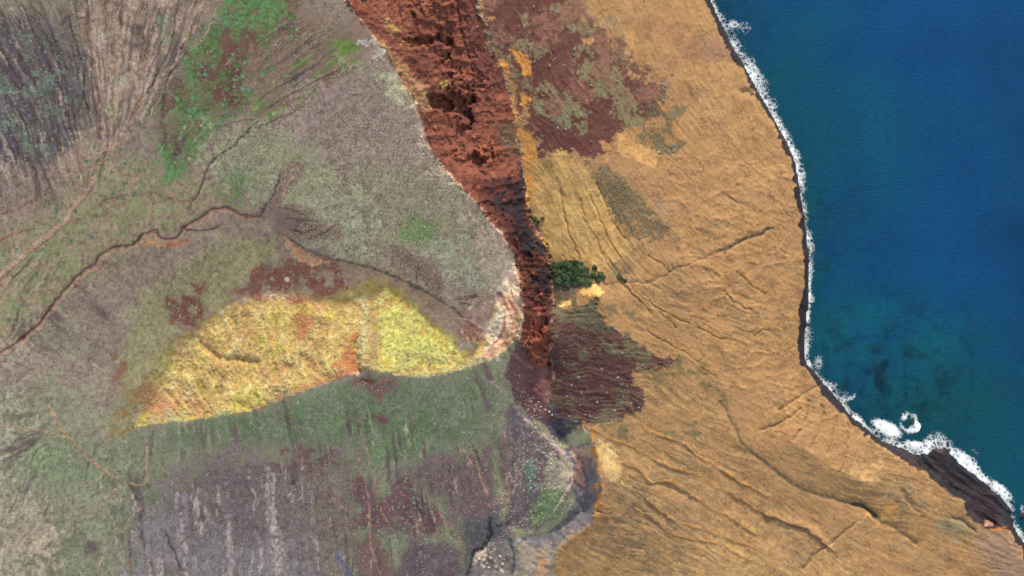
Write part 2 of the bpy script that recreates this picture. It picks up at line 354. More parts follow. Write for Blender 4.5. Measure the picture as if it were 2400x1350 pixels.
# ------------------------------------------------------------------ reflectance map of the ground
# -- crater slopes (left)
COL[:] = S(142, 126, 117)
paint(FULL, sstep(-0.1, 0.5, N200) * 0.5, S(130, 128, 108)); paint(FULL, sstep(0.0, 0.6, N60B) * 0.35, S(120, 104, 104))
area([(-60,40),(150,30),(215,150),(220,300),(150,420),(0,470),(-60,470)], S(108, 104, 106), 30, 30, 0.85)
area([(-60,40),(150,30),(200,150),(210,280),(120,400),(-60,430)], S(86, 72, 84), 20, 20, 0.8, RC, -0.1, 0.5)
area([(-60,100),(130,80),(200,250),(150,420),(-60,440)], S(104, 124, 110), 20, 20, 0.6, N20B, 0.2, 0.3)
area([(170,-60),(500,-60),(430,110),(345,215),(300,330),(215,420),(100,520),(120,400),(225,280),(215,130)], S(158, 138, 126), 18, 14, 0.9)
area([(190,-60),(480,-60),(420,110),(340,215),(290,330),(230,330),(225,160)], S(108, 94, 92), 14, 8, 0.8, rf, 0.58, 0.15)
area([(190,-60),(480,-60),(420,110),(340,215),(290,330),(230,330),(225,160)], S(180, 164, 152), 14, 8, 0.6, 1 - rf, 0.7, 0.12)
area([(372,20),(412,10),(410,80),(398,140),(380,160),(374,90)], S(116, 130, 104), 8, 8, 0.7, N20, -0.2, 0.4); area([(395,110),(430,80),(440,120),(410,150),(385,165)], S(96, 84, 86), 8, 8, 0.8)
area([(250,190),(300,180),(310,280),(270,310),(255,260)], S(150, 150, 122), 10, 10, 0.6, N20B, -0.1, 0.3)
area([(-60,470),(130,420),(250,370),(420,400),(520,420),(560,480),(480,500),(350,560),(200,660),(60,770),(-60,850)], S(150, 137, 113), 25, 20, 0.85)
area([(-60,470),(130,420),(250,370),(480,420),(540,490),(350,550),(150,690),(-60,800)], S(118, 128, 92), 20, 20, 0.6, N20, 0.15, 0.35)
area([(-60,400),(140,370),(200,430),(60,520),(-60,560)], S(142, 122, 116), 25, 20, 0.7)
green = [(425,130),(520,20),(560,-40),(690,-40),(700,70),(640,180),(560,280),(490,330),(400,430),(372,330),(385,230)]
area(green, S(110, 114, 84), 20, 24, 0.92); area(green, S(94, 122, 74), 18, 20, 0.8, N20B + 0.5 * N60, -0.1, 0.3); area(green, S(86, 128, 84), 14, 18, 0.75, N20 + N6 * 0.5, 0.2, 0.2); area(green, S(108, 80, 74), 14, 18, 0.75, N60B + 0.4 * N20, 0.25, 0.15)
area([(520,50),(640,40),(640,150),(600,240),(520,280),(490,220)], S(106, 76, 72), 20, 25, 0.8, N60B + 0.5 * N20, -0.2, 0.2)
area([(590,130),(700,30),(860,60),(860,150),(760,200),(640,270),(560,300)], S(124, 104, 92), 20, 20, 0.7)
r32 = oriented(-31, 14, 110, 67)
area([(560,300),(640,180),(790,90),(860,110),(850,160),(740,230),(620,300)], S(98, 126, 70), 14, 14, 0.8, r32, 0.5, 0.2)
area([(590,300),(690,210),(800,150),(830,175),(740,240),(640,290)], S(120, 84, 74), 10, 10, 0.7, 1 - r32, 0.5, 0.2)
area([(763,115),(800,95),(848,105),(845,150),(800,158),(770,150)], S(102, 126, 66), 14, 12, 0.85, N20, -0.3, 0.4)
area([(500,300),(640,290),(760,330),(800,450),(760,560),(640,500),(580,470),(520,440),(480,370)], S(146, 146, 122), 30, 25, 0.85)
area([(690,220),(860,160),(960,260),(1010,360),(960,420),(820,380),(740,330),(690,290)], S(142, 124, 122), 30, 25, 0.9)
area([(760,440),(900,400),(1060,440),(1130,520),(1080,600),(940,620),(860,610),(780,560)], S(136, 130, 112), 30, 25, 0.8)
area([(780,420),(860,440),(860,600),(800,600),(740,560)], S(150, 152, 130), 20, 20, 0.7)
area([(930,540),(960,505),(1020,515),(1030,560),(990,585),(940,575)], S(96, 126, 78), 18, 18, 0.8, N20B, -0.3, 0.4)
area([(500,440),(560,400),(600,430),(560,480),(520,470)], S(96, 126, 78), 18, 18, 0.8, N20B, -0.3, 0.4)
area([(1000,560),(1100,560),(1140,640),(1130,690),(1070,660),(1010,610)], S(138, 142, 128), 20, 14, 0.7)
area([(915,580),(960,590),(1010,620),(1035,670),(1025,690),(980,655),(920,620)], S(116, 94, 92), 10, 8, 0.9)
area([(640,490),(700,490),(760,520),(800,545),(760,565),(690,560),(650,530)], S(120, 102, 96), 12, 10, 0.85)
area([(620,500),(640,450),(670,400),(690,372),(722,380),(700,420),(660,470),(640,505)], S(126, 106, 100), 8, 8, 0.9)
streak([(612,505),(632,470),(648,440),(662,405)], 4, S(88, 76, 80), 0.9, 1.5); streak([(662,470),(680,430),(692,400)], 3, S(186, 154, 132), 0.7)
area([(1110,560),(1150,540),(1195,610),(1210,700),(1190,760),(1150,720),(1135,640)], S(160, 146, 132), 14, 10, 0.8)
area([(1060,700),(1120,690),(1170,700),(1200,690),(1190,760),(1170,800),(1110,810),(1070,790)], S(140, 116, 108), 14, 10, 0.8)
area([(1070,770),(1110,760),(1150,790),(1140,805),(1100,812)], S(128, 84, 76), 10, 8, 0.85)
# -- spur
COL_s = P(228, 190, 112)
M_SP = M_SPUR * full_mask([(262,975),(300,885),(410,785),(530,710),(650,690),(800,676),(905,648),(930,662),(1000,738),(1088,818),(1140,790),(1165,690),(1190,640),(1300,700),(1240,900),(900,930),(300,1060),(250,1030)], 16, 10)  # yellow growth cut along the shadow edge, sunlight partly put into its colour
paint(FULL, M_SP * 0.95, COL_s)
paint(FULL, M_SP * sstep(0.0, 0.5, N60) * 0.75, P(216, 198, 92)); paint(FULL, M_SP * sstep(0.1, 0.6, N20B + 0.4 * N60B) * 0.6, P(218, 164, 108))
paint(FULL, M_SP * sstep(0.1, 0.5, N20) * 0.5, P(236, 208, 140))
area([(250,860),(330,720),(400,640),(520,570),(640,560),(660,640),(560,690),(450,760),(380,830),(320,900)], S(140, 138, 108), 20, 14, 0.85)
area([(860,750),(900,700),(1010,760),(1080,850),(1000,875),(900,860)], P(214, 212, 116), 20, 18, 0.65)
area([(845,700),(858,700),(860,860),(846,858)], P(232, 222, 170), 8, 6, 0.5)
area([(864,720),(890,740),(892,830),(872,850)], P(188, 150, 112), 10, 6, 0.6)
area([(600,640),(620,620),(690,612),(760,600),(800,620),(812,670),(780,692),(690,702),(600,700),(540,690)], S(112, 68, 66), 8, 14, 0.85, N20 + 0.5 * N60, -0.3, 0.35)
area([(380,690),(440,670),(490,655),(486,720),(470,770),(440,775),(400,740)], S(112, 70, 68), 8, 14, 0.85, N20B, -0.3, 0.35)
area([(260,820),(300,810),(300,860),(270,900)], S(120, 80, 70), 8, 8, 0.7, N20, 0.0, 0.3)
area([(310,920),(350,900),(420,960),(400,985),(340,975)], P(212, 146, 100), 14, 12, 0.7); area([(255,960),(310,900),(330,960),(400,990),(330,1020),(262,1042)], P(206, 186, 140), 14, 12, 0.75, N20, -0.3, 0.4)
area([(640,930),(740,895),(838,855),(846,868),(760,905),(660,940),(560,972)], P(204, 130, 90), 8, 8, 0.75)
area([(690,760),(712,700),(730,740),(720,790),(706,800)], P(214, 132, 86), 8, 8, 0.7)
area([(820,800),(836,780),(842,862),(800,880),(780,868)], P(204, 116, 76), 8, 8, 0.75)
area([(657,540),(670,560),(715,595),(770,612),(735,625),(690,610),(665,580)], S(178, 140, 116), 6, 4, 0.9)
area([(790,604),(900,632),(1000,680),(1060,720),(1020,735),(930,668),(830,640)], S(140, 122, 104), 8, 6, 0.7)
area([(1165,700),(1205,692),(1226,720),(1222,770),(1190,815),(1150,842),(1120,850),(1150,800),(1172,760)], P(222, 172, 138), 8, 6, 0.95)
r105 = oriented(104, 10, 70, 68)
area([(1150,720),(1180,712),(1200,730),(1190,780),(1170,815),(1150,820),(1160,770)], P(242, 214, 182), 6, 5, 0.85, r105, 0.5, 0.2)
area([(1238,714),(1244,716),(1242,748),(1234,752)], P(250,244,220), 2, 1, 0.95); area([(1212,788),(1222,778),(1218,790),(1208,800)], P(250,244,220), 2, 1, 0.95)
# -- slopes below the spur
low_band = [(1212,794),(1150,846),(1050,880),(943,886),(868,872),(740,910),(610,960),(460,990),(300,1012),(262,1042),(150,1000),(-60,880),(-60,1500),(1290,1500),(1310,1290),(1392,1226),(1412,1150),(1380,1010),(1300,980),(1250,830)]
area(low_band, S(122, 124, 104), 4, 0, 1.0)
area([(400,1000),(560,980),(740,920),(860,890),(1000,890),(1150,870),(1180,920),(1130,1020),(1080,1060),(980,1110),(900,1080),(780,1060),(620,1070),(500,1060),(380,1040)], S(106, 113, 96), 24, 20, 0.92)
area([(400,1010),(640,960),(860,900),(1150,880),(1100,1020),(960,1090),(780,1050),(500,1050)], S(92, 112, 80), 18, 22, 0.7, N20B + N60B * 0.7, 0.1, 0.3)
area([(870,975),(905,970),(915,988),(890,994)], S(100, 70, 74), 6, 6, 0.85); area([(845,884),(880,890),(940,885),(915,920),(895,935),(870,915),(820,895)], S(112, 82, 84), 10, 8, 0.85)
area([(-60,900),(120,880),(250,960),(250,1080),(330,1140),(230,1250),(60,1220),(-60,1220)], S(132, 132, 112), 30, 22, 0.8)
area([(60,1020),(200,1040),(220,1120),(120,1140),(-40,1110)], S(118, 132, 102), 25, 24, 0.7, N60, -0.3, 0.4)
area([(-60,1180),(80,1170),(140,1260),(120,1320),(-60,1380)], S(158, 142, 126), 30, 20, 0.7)
area([(-60,850),(60,820),(40,1000),(60,1200),(120,1350),(-60,1400)], S(152, 144, 130), 40, 25, 0.55)  # pale haze over the left edge, put into the soil colour
area([(64,1270),(105,1262),(115,1300),(75,1310)], S(196, 176, 158), 14, 8, 0.85)
area([(380,1140),(520,1060),(620,1060),(800,1060),(840,1180),(820,1400),(360,1400)], S(112, 99, 102), 30, 22, 0.95)
area([(640,1060),(760,1050),(800,1090),(760,1130),(640,1100)], S(104, 78, 80), 14, 12, 0.85, N20, -0.2, 0.3)
area([(300,1200),(420,1160),(700,1280),(760,1400),(300,1400)], S(122, 115, 120), 30, 22, 0.75)
area([(430,1130),(640,1100),(640,1280),(420,1260)], S(104, 88, 94), 24, 20, 0.75, rb, 0.52, 0.15); area([(380,1150),(800,1090),(800,1400),(360,1400)], S(166, 154, 148), 24, 20, 0.6, 1 - rb, 0.7, 0.12)
area([(700,1100),(830,1080),(850,1300),(800,1400),(740,1300)], S(114, 102, 94), 20, 16, 0.7)
area([(826,1150),(850,1130),(900,1165),(930,1120),(960,1110),(1000,1160),(1030,1210),(1040,1250),(990,1262),(930,1240),(870,1250),(830,1240)], S(102, 72, 80), 12, 18, 0.85, N60B + 0.6 * N20, -0.4, 0.35)
area([(840,1260),(880,1240),(930,1350),(900,1400),(840,1330)], S(108, 74, 80), 12, 12, 0.7)
area([(950,1100),(1060,1060),(1120,1080),(1170,1200),(1090,1280),(1040,1200)], S(102, 86, 90), 22, 16, 0.9); area([(1060,1080),(1200,1020),(1210,1150),(1150,1210),(1110,1180)], S(104, 84, 88), 18, 14, 0.75, rb, 0.45, 0.2)
area([(950,1260),(1090,1290),(1080,1400),(920,1400)], S(94, 80, 88), 18, 14, 0.9)
area([(1080,1220),(1160,1200),(1215,1250),(1220,1400),(1080,1400)], S(84, 82, 88), 14, 14, 0.85); area([(1120,1300),(1160,1290),(1195,1310),(1180,1335),(1130,1330)], S(140, 132, 126), 6, 10, 0.7, N20, 0.05, 0.3)
# purple slope in the lee of the rim, bowl with its track
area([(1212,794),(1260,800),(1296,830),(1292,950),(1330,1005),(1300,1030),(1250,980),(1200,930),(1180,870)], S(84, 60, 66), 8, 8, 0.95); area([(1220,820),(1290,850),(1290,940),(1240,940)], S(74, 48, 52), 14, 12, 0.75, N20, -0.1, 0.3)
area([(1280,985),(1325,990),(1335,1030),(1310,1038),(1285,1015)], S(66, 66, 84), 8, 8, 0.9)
area([(1190,930),(1250,990),(1320,1060),(1345,1130),(1330,1190),(1260,1240),(1180,1240),(1190,1100)], B(122, 104, 104), 10, 8, 0.9)
area([(1290,1060),(1325,1075),(1338,1110),(1325,1150),(1280,1160),(1275,1110)], B(176, 160, 138), 12, 6, 0.85)
area([(1245,1200),(1275,1150),(1320,1150),(1330,1180),(1290,1215),(1250,1228)], B(124, 138, 98), 10, 6, 0.9); area([(1230,1080),(1250,1080),(1260,1150),(1245,1170),(1232,1130)], B(108, 124, 106), 8, 6, 0.8)
area([(1315,1040),(1380,1030),(1398,1080),(1412,1150),(1405,1200),(1392,1224),(1340,1260),(1300,1285),(1220,1290),(1215,1255),(1290,1240),(1345,1190),(1350,1110)], B(108, 104, 108), 6, 5, 0.95)
area([(1330,1040),(1385,1035),(1395,1070),(1350,1080)], B(170, 138, 118), 8, 8, 0.8); area([(1350,1060),(1385,1070),(1370,1150),(1345,1130)], B(122, 90, 84), 8, 8, 0.8)
area([(1200,1260),(1300,1285),(1310,1290),(1290,1400),(1200,1400)], B(138, 126, 112), 8, 8, 0.9); area([(1262,1300),(1276,1292),(1280,1400),(1262,1400)], B(168, 128, 96), 6, 6, 0.7)
# -- cliff
paint(FULL, full_mask(TUFF, 30) * (1 - M_TUFF), L(104, 72, 62))
paint(FULL, M_CLIFF, L(138, 82, 64)); paint(FULL, M_CLIFF * sstep(0.0, 0.6, N60) * 0.7, L(112, 68, 58)); paint(FULL, M_CLIFF * sstep(0.1, 0.6, N20B) * 0.55, L(154, 96, 72)); paint(FULL, M_CLIFF * sstep(0.25, 0.6, N20) * 0.5, L(96, 60, 52))
area([(870,80),(930,130),(1000,200),(1010,260),(985,270),(950,200),(900,120)], L(170, 126, 90), 14, 10, 0.85)
area([(905,45),(960,90),(1000,140),(1050,190),(1040,205),(990,165),(930,90)], L(176, 150, 88), 8, 8, 0.7, N20, 0.1, 0.25)
area([(1070,-40),(1130,30),(1160,120),(1190,210),(1120,230),(1105,160),(1085,60)], L(116, 70, 60), 12, 8, 0.8); area([(1150,300),(1215,290),(1225,360),(1180,350)], L(112, 90, 70), 10, 10, 0.75)
area([(790,-120),(835,-120),(835,0),(850,30),(840,40),(812,0)], L(128, 62, 50), 10, 6, 0.8)
area([(1080,420),(1130,480),(1180,550),(1220,640),(1230,740),(1300,760),(1300,650),(1240,500),(1220,420),(1150,410)], L(88, 52, 46), 14, 10, 0.9)
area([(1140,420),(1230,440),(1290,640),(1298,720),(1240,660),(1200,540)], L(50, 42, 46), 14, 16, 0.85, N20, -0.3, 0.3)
area([(1222,360),(1232,420),(1238,490),(1262,540),(1290,620),(1296,660),(1282,640),(1250,560),(1226,500),(1218,420)], L(66, 58, 58), 4, 6, 0.85, N20, -0.4, 0.2)  # shade of the step at the cliff foot, painted as a dark strip
area([(1235,700),(1296,720),(1292,840),(1262,856),(1240,800)], L(146, 80, 64), 6, 8, 0.8, N20B + 0.4 * N6, 0.05, 0.15)
# -- sea-side tuff slope
tuff = L(178, 136, 90)
wet = M_TUFF
paint(FULL, wet, tuff); paint(FULL, wet * sstep(-0.1, 0.6, N200) * 0.55, L(166, 126, 86)); paint(FULL, wet * sstep(0.0, 0.7, N60B) * 0.5, L(186, 144, 94))
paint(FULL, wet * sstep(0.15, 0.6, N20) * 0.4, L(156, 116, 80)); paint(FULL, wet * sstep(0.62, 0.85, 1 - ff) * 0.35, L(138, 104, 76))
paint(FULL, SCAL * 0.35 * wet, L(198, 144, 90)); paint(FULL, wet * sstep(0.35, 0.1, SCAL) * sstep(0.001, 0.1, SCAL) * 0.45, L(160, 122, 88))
area([(1390,990),(1480,1020),(1620,1120),(1900,1240),(2000,1380),(1300,1400),(1320,1290),(1400,1220),(1412,1150)], L(184, 145, 98), 40, 20, 0.6)
area([(1560,1250),(1800,1280),(2000,1300),(2000,1400),(1500,1400)], L(196, 154, 100), 50, 20, 0.6)
MAR = [(1120,20),(1150,-60),(1335,-60),(1380,40),(1420,80),(1450,110),(1480,160),(1520,170),(1560,215),(1570,290),(1530,300),(1470,300),(1440,320),(1440,345),(1405,360),(1390,374),(1340,360),
 (1290,358),(1255,372),(1245,330),(1222,250),(1195,190),(1165,130)]
area(MAR, L(110, 70, 62), 5, 20, 1.0)
ZZ = lambda pts: [(800 + x / 2.25, y / 2.25) for x, y in pts]
r60 = oriented(58, 18, 60, 75, 3)
OLV = N20 + 0.45 * N6 + 0.3 * NW + (r60 - 0.5)
for pl, c, t in [([(1060,-60),(1280,-40),(1300,70),(1420,90),(1500,200),(1480,330),(1400,340),(1350,300),(1260,200),(1150,150)], (132,118,88), -0.35),
    ([(1250,200),(1330,330),(1440,330),(1480,420),(1560,540),(1600,640),(1570,700),(1470,650),(1380,570),(1300,470),(1240,430),(1270,330)], (130,118,86), -0.3),
    ([(740,170),(900,200),(1080,220),(1100,290),(1000,340),(1000,440),(1150,470),(1280,560),(1290,670),(1210,700),(1120,640),(1010,550),(960,460),(850,380),(810,260)], (136,118,90), -0.1),
    ([(1480,330),(1640,380),(1760,480),(1740,620),(1640,620),(1560,520)], (118,102,82), -0.2), ([(900,40),(990,40),(980,110),(910,100)], (138,124,92), -0.2), ([(1040,560),(1200,600),(1280,640),(1230,720),(1140,680)], (130,124,92), -0.2)]:
    area(ZZ(pl), L(*c), 6, 18, 0.95, OLV, t - 0.15, 0.25)
area(MAR, L(136, 92, 78), 10, 14, 0.7, N60 + 0.4 * N20, 0.25, 0.2)
area(ZZ([(1010,600),(1100,640),(1240,720),(1340,840),(1240,800),(1040,790)]), L(100, 60, 56), 8, 10, 0.85)
for pl in ([(1285,200),(1330,215),(1320,250),(1290,240)], [(1500,190),(1545,205),(1535,240),(1505,225)], [(1655,510),(1690,540),(1770,620),(1750,640),(1690,590)], [(1740,660),(1800,640),(1800,790),(1760,760)], [(1350,740),(1410,750),(1430,790),(1370,780)], [(1380,800),(1420,860),(1440,930),(1410,900)]):
    area(ZZ(pl), L(190, 140, 90), 3, 4, 0.9)
area([(1380,40),(1460,100),(1540,180),(1570,260),(1510,230),(1450,150),(1400,90)], L(116, 74, 66), 10, 18, 0.85, N20B + 0.5 * N6, 0.05, 0.2)
area([(1560,40),(1640,30),(1660,110),(1640,150),(1570,120)], L(150, 104, 82), 20, 16, 0.75, N20, -0.05, 0.3); area([(1600,110),(1700,100),(1720,140),(1640,150)], L(146, 108, 88), 14, 14, 0.7)
area([(1450,10),(1560,20),(1660,180),(1600,240),(1520,140)], L(150, 106, 76), 20, 20, 0.6, N20B, 0.05, 0.3)
for pl in ([(1493,318),(1560,288),(1600,345),(1592,356),(1545,358),(1512,342)], [(1367,370),(1410,378),(1442,402),(1470,440),(1510,470),(1590,555),(1535,570),(1485,558),(1440,524),(1425,490),(1405,455)],
           [(1360,515),(1392,505),(1440,545),(1425,556),(1390,535)], [(1430,612),(1480,612),(1500,650),(1450,655)], [(1500,250),(1560,220),(1620,250),(1580,290),(1520,300)]):
    area(pl, L(116, 102, 76), 4, 12, 0.9, OLV, -0.45, 0.25)
area([(1495,480),(1560,470),(1575,510),(1510,515)], L(176, 138, 114), 10, 10, 0.7, N20B, -0.1, 0.3)
GOLD = [(1226,368),(1260,374),(1290,360),(1340,364),(1370,386),(1385,420),(1402,455),(1425,500),(1445,535),(1500,566),(1440,610),(1385,640),(1350,612),(1290,612),(1280,560),(1255,520),(1236,480),(1236,420)]
area(GOLD, L(206, 164, 102), 5, 8, 0.9); area(GOLD, L(182, 142, 88), 5, 6, 0.7, 1 - oriented(66, 8, 60, 71, 2), 0.5, 0.2); area([(1290,400),(1370,400),(1420,500),(1360,560),(1300,480)], L(196, 164, 100), 14, 10, 0.6, N20, 0.05, 0.3)
for pl in ([(880,250),(940,270),(990,330),(1000,410),(960,420),(930,350)], [(950,480),(1000,520),(985,580),(955,560)], [(890,510),(930,640),(945,760),(930,700),(905,600)], [(940,680),(1000,700),(1030,790),(1010,860),(960,790)], [(960,820),(1005,830),(1005,1000),(990,1110),(970,1080),(970,950)], [(815,310),(850,330),(880,400),(850,390)], [(985,1120),(1030,1180),(1080,1270),(1050,1240),(1000,1170)]):
    area(ZZ(pl), L(208, 144, 76), 2.5, 4, 0.95)
area([(1440,310),(1490,320),(1530,352),(1545,390),(1500,370),(1450,350)], L(206, 156, 98), 6, 8, 0.85)
area([(1300,718),(1318,706),(1346,696),(1348,707),(1326,716),(1308,720)], L(244, 212, 126), 2, 2, 0.95); area([(1352,690),(1370,672),(1400,672),(1420,690),(1400,700),(1372,694)], L(232, 184, 108), 4, 4, 0.9)
area([(1300,668),(1350,664),(1352,690),(1330,702),(1302,712)], L(116, 100, 80), 5, 6, 0.9)
MAR2 = [(1296,718),(1350,707),(1397,705),(1414,733),(1440,773),(1477,783),(1500,805),(1530,832),(1600,848),(1575,862),(1540,858),(1484,872),(1486,898),(1504,920),(1511,937),(1504,960),(1450,986),(1367,992),
 (1332,1012),(1326,1034),(1300,1005),(1290,950),(1290,800)]
area([(x + 5, y + 2) for x, y in MAR2], L(206, 180, 152), 3, 4, 0.5, N20, 0.0, 0.2)
area(MAR2, L(102, 72, 66), 3, 8, 1.0); area(MAR2, L(108, 98, 76), 6, 8, 0.9, N60 + 0.5 * N20 - sstep(800, 900, V) * 0.7, -0.25, 0.3)
hz = oriented(4, 8, 80, 72, 2); area([(1292,830),(1480,840),(1560,858),(1500,960),(1370,990),(1300,980)], L(84, 54, 54), 8, 6, 0.7, hz, 0.5, 0.2)
wv, m = poly_mask(MAR2, 6, 4); H[wv] += m * (hz[wv] - 0.4) * 1.1
area([(1290,955),(1330,980),(1370,992),(1332,1012),(1326,1034),(1296,1000)], L(84, 78, 84), 8, 6, 0.8)
for pl in ([(1400,720),(1450,710),(1450,735),(1420,745)], [(1460,730),(1485,735),(1480,742)], [(1590,840),(1650,850),(1660,875),(1610,880),(1575,868)], [(1480,860),(1520,870),(1600,880),(1540,900)],
           [(1400,1000),(1470,1000),(1490,1040),(1440,1030),(1410,1015)], [(1535,1010),(1580,1015),(1612,1038),(1580,1035)], [(1545,990),(1640,995),(1600,1002)], [(1605,1015),(1650,1015),(1630,1025)],
           [(1590,1090),(1660,1100),(1670,1115),(1620,1105)], [(1640,900),(1680,900),(1720,940),(1700,945)]):
    area(pl, L(122, 108, 74), 4, 7, 0.85, N20 + 0.4 * N6, -0.2, 0.25)
area([(1405,1120),(1440,1110),(1520,1140),(1620,1250),(1600,1350),(1500,1340),(1420,1250),(1395,1230)], L(138, 112, 82), 14, 14, 0.75, N20 + 0.6 * N6, 0.12, 0.15)
area([(1392,1030),(1450,1050),(1470,1130),(1420,1120)], L(228, 190, 124), 14, 8, 0.8)
area([(1376,1003),(1388,1004),(1402,1050),(1412,1100),(1418,1150),(1412,1190),(1400,1226),(1390,1226),(1400,1180),(1400,1120),(1388,1060)], L(206, 140, 70), 2.0, 5, 0.9, N20, -0.3, 0.3)
area([(1310,1290),(1340,1265),(1392,1230),(1400,1250),(1340,1300),(1320,1400),(1298,1400),(1300,1330)], L(184, 136, 88), 8, 6, 0.7)
area([(2040,1150),(2110,1120),(2180,1180),(2160,1210),(2090,1190)], L(152, 128, 96), 16, 12, 0.8, N20, -0.15, 0.35); area([(2200,1210),(2280,1225),(2290,1250),(2230,1270),(2190,1260)], L(150, 134, 100), 14, 10, 0.8)
area([(2300,1250),(2380,1270),(2410,1340),(2360,1400),(2300,1330)], L(156, 126, 104), 20, 12, 0.85); area([(2030,1190),(2080,1180),(2120,1200),(2060,1230)], L(214, 156, 84), 14, 10, 0.7)
area([(1980,1100),(2060,1080),(2070,1130),(2020,1150)], L(206, 164, 106), 16, 12, 0.6); area([(2330,1225),(2352,1228),(2350,1240),(2325,1242)], L(214, 128, 60), 3, 3, 0.9)
area([(2100,1330),(2180,1280),(2260,1250),(2240,1290),(2190,1400),(2100,1400)], L(150, 124, 84), 8, 10, 0.6, oriented(-48, 14, 90, 73), 0.55, 0.15)

# sea cliff and shore rock: dark, wet basalt
wv, sd = poly_sd(COAST + [(3200,1900),(3200,-420)], 30, 0.35, 1.4); sd = sd + 3.0 * N20[wv]; rock = sstep(-1.5, 1.5, sd); rkm = np.zeros((NY, NX), np.float32); rkm[wv] = rock
paint(wv, rock, L(38, 33, 38)); paint(wv, rock * sstep(0.0, 0.5, N20[wv]) * 0.5, L(52, 40, 40)); paint(wv, rock * sstep(0.0, 0.5, N20B[wv]) * 0.5, L(28, 30, 42))
SHELF = [(2040,1032),(2100,1072),(2160,1107),(2200,1132),(2230,1162),(2265,1178),(2270,1207),(2292,1228),(2330,1238),(2374,1240),(2380,1190),(2345,1150),(2195,1025),(2170,1055),(2100,1040)]
rs = oriented(36, 9, 130, 74)
wv, m = poly_mask(SHELF, 4, 2); paint(wv, m * sstep(0.4, 0.7, rs[wv]) * 0.6, L(62, 52, 50)); paint(wv, m * sstep(0.5, 0.8, 1 - rs[wv]) * 0.7, L(30, 34, 46))
H[wv] += m * (rs[wv] - 0.45) * 1.6
area([(2262,1180),(2290,1160),(2330,1180),(2345,1215),(2330,1236),(2292,1226),(2270,1206)], L(58, 42, 48), 6, 4, 0.9); area([(2308,1215),(2322,1215),(2324,1232),(2310,1230)], L(170, 126, 104), 3, 2, 0.9)
COL[M_WATER > 0.5] = L(60, 60, 62)

# relief shading put into the colour: rills darkened, ground between them lightened
hs = np.clip(1 - np.maximum(M_TUFF, M_CLIFF), 0, 1) * (1 - 0.75 * M_SP) * (1 - M_WATER)
wv, _m = poly_mask([(1190,930),(1290,985),(1380,1005),(1412,1150),(1392,1226),(1310,1292),(1300,1400),(1120,1400),(1160,1240),(1190,1100)], 20, 8); hs[wv] *= 1 - 0.8 * _m
zoneL = sstep(0.0, 0.6, N200 * 0.6 + 0.5 + lft * 0.5 + bot * 0.5)
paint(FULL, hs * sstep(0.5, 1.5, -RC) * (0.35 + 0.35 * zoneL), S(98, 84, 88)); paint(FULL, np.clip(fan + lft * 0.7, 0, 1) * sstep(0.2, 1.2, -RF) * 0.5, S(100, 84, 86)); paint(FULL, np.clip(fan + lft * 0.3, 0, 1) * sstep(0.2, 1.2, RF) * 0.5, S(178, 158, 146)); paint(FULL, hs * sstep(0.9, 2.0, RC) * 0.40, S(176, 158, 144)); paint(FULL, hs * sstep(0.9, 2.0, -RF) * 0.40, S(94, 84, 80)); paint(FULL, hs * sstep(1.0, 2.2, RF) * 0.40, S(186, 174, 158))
tf = M_TUFF * (1 - M_WATER) * (1 - rkm)
for pl in (MAR, MAR2):
    wv, _m = poly_mask(pl, 8, 8); tf[wv] *= 1 - 0.8 * _m
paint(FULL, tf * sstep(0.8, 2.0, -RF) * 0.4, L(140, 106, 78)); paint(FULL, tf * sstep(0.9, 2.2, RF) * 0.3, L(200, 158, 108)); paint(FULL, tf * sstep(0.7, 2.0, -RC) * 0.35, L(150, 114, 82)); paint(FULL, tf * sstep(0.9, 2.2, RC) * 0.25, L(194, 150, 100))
paint(FULL, tf * sstep(0.0, 0.6, N60 + 0.35 * N20) * 0.4, L(152, 118, 86)); paint(FULL, tf * sstep(0.3, 0.8, N60B + 0.5 * N20B) * 0.35, L(140, 116, 84))
spk = tf * sstep(0.55, 0.9, NW * 0.8 + 0.5 * N20B) ; paint(FULL, spk * 0.55, L(118, 94, 70))
# ------------------------------------------------------------------ channels, tracks and gullies
def Z(ox, oy, pts, s=3.0): return [(ox + x / s, oy + y / s) for x, y in pts]
tan = S(202, 170, 148); tan2 = S(190, 160, 142); dk = S(92, 78, 82)
for pts, wd, dp in [
  ([(520,0),(620,180),(660,330),(690,520),(700,650),(710,800),(715,950),(730,1080),(640,1200),(620,1290),(670,1350)], 4, 1.6),
  ([(700,0),(760,120),(800,260),(815,400),(790,540),(800,700),(820,800),(740,860),(730,930),(800,980),(760,1050),(720,1110)], 3, 1.4),
  ([(800,-60),(815,200),(830,320),(800,520)], 3, 1.2), ([(900,100),(880,260),(900,400),(930,520),(960,620),(970,720),(940,820),(890,900),(830,960),(790,1050),(720,1110)], 4.5, 1.8),
  ([(1040,-60),(1060,200),(1040,350),(1000,470),(990,600),(970,720)], 3, 1.4), ([(1450,-60),(1400,120),(1330,250),(1290,340),(1200,470),(1080,600),(990,690)], 3, 1.2),
  ([(1560,-60),(1500,160),(1420,280),(1310,370)], 3, 1.0)]:
    streak(Z(0, 0, pts), wd * 0.75, tan2, 0.65, dp, warp=0.5)
for pts in ([(1270,-60),(1230,150),(1220,260),(1180,380),(1110,500),(1060,600),(1000,680)], [(480,100),(540,300),(600,500),(580,680),(520,820)], [(1310,370),(1200,500),(1150,640),(1140,900)],
            [(500,280),(530,420),(560,600),(620,760)], [(640,500),(650,700),(690,800)]):
    streak(Z(0, 0, pts), 1.8, dk, 0.7, 1.4, warp=0.4)
streak(Z(0, 0, [(1800,850),(1720,940),(1600,1050),(1500,1120),(1450,1210),(1400,1350),(1320,1480)]), 2.0, S(92, 80, 80), 0.75, 1.6, warp=0.4)
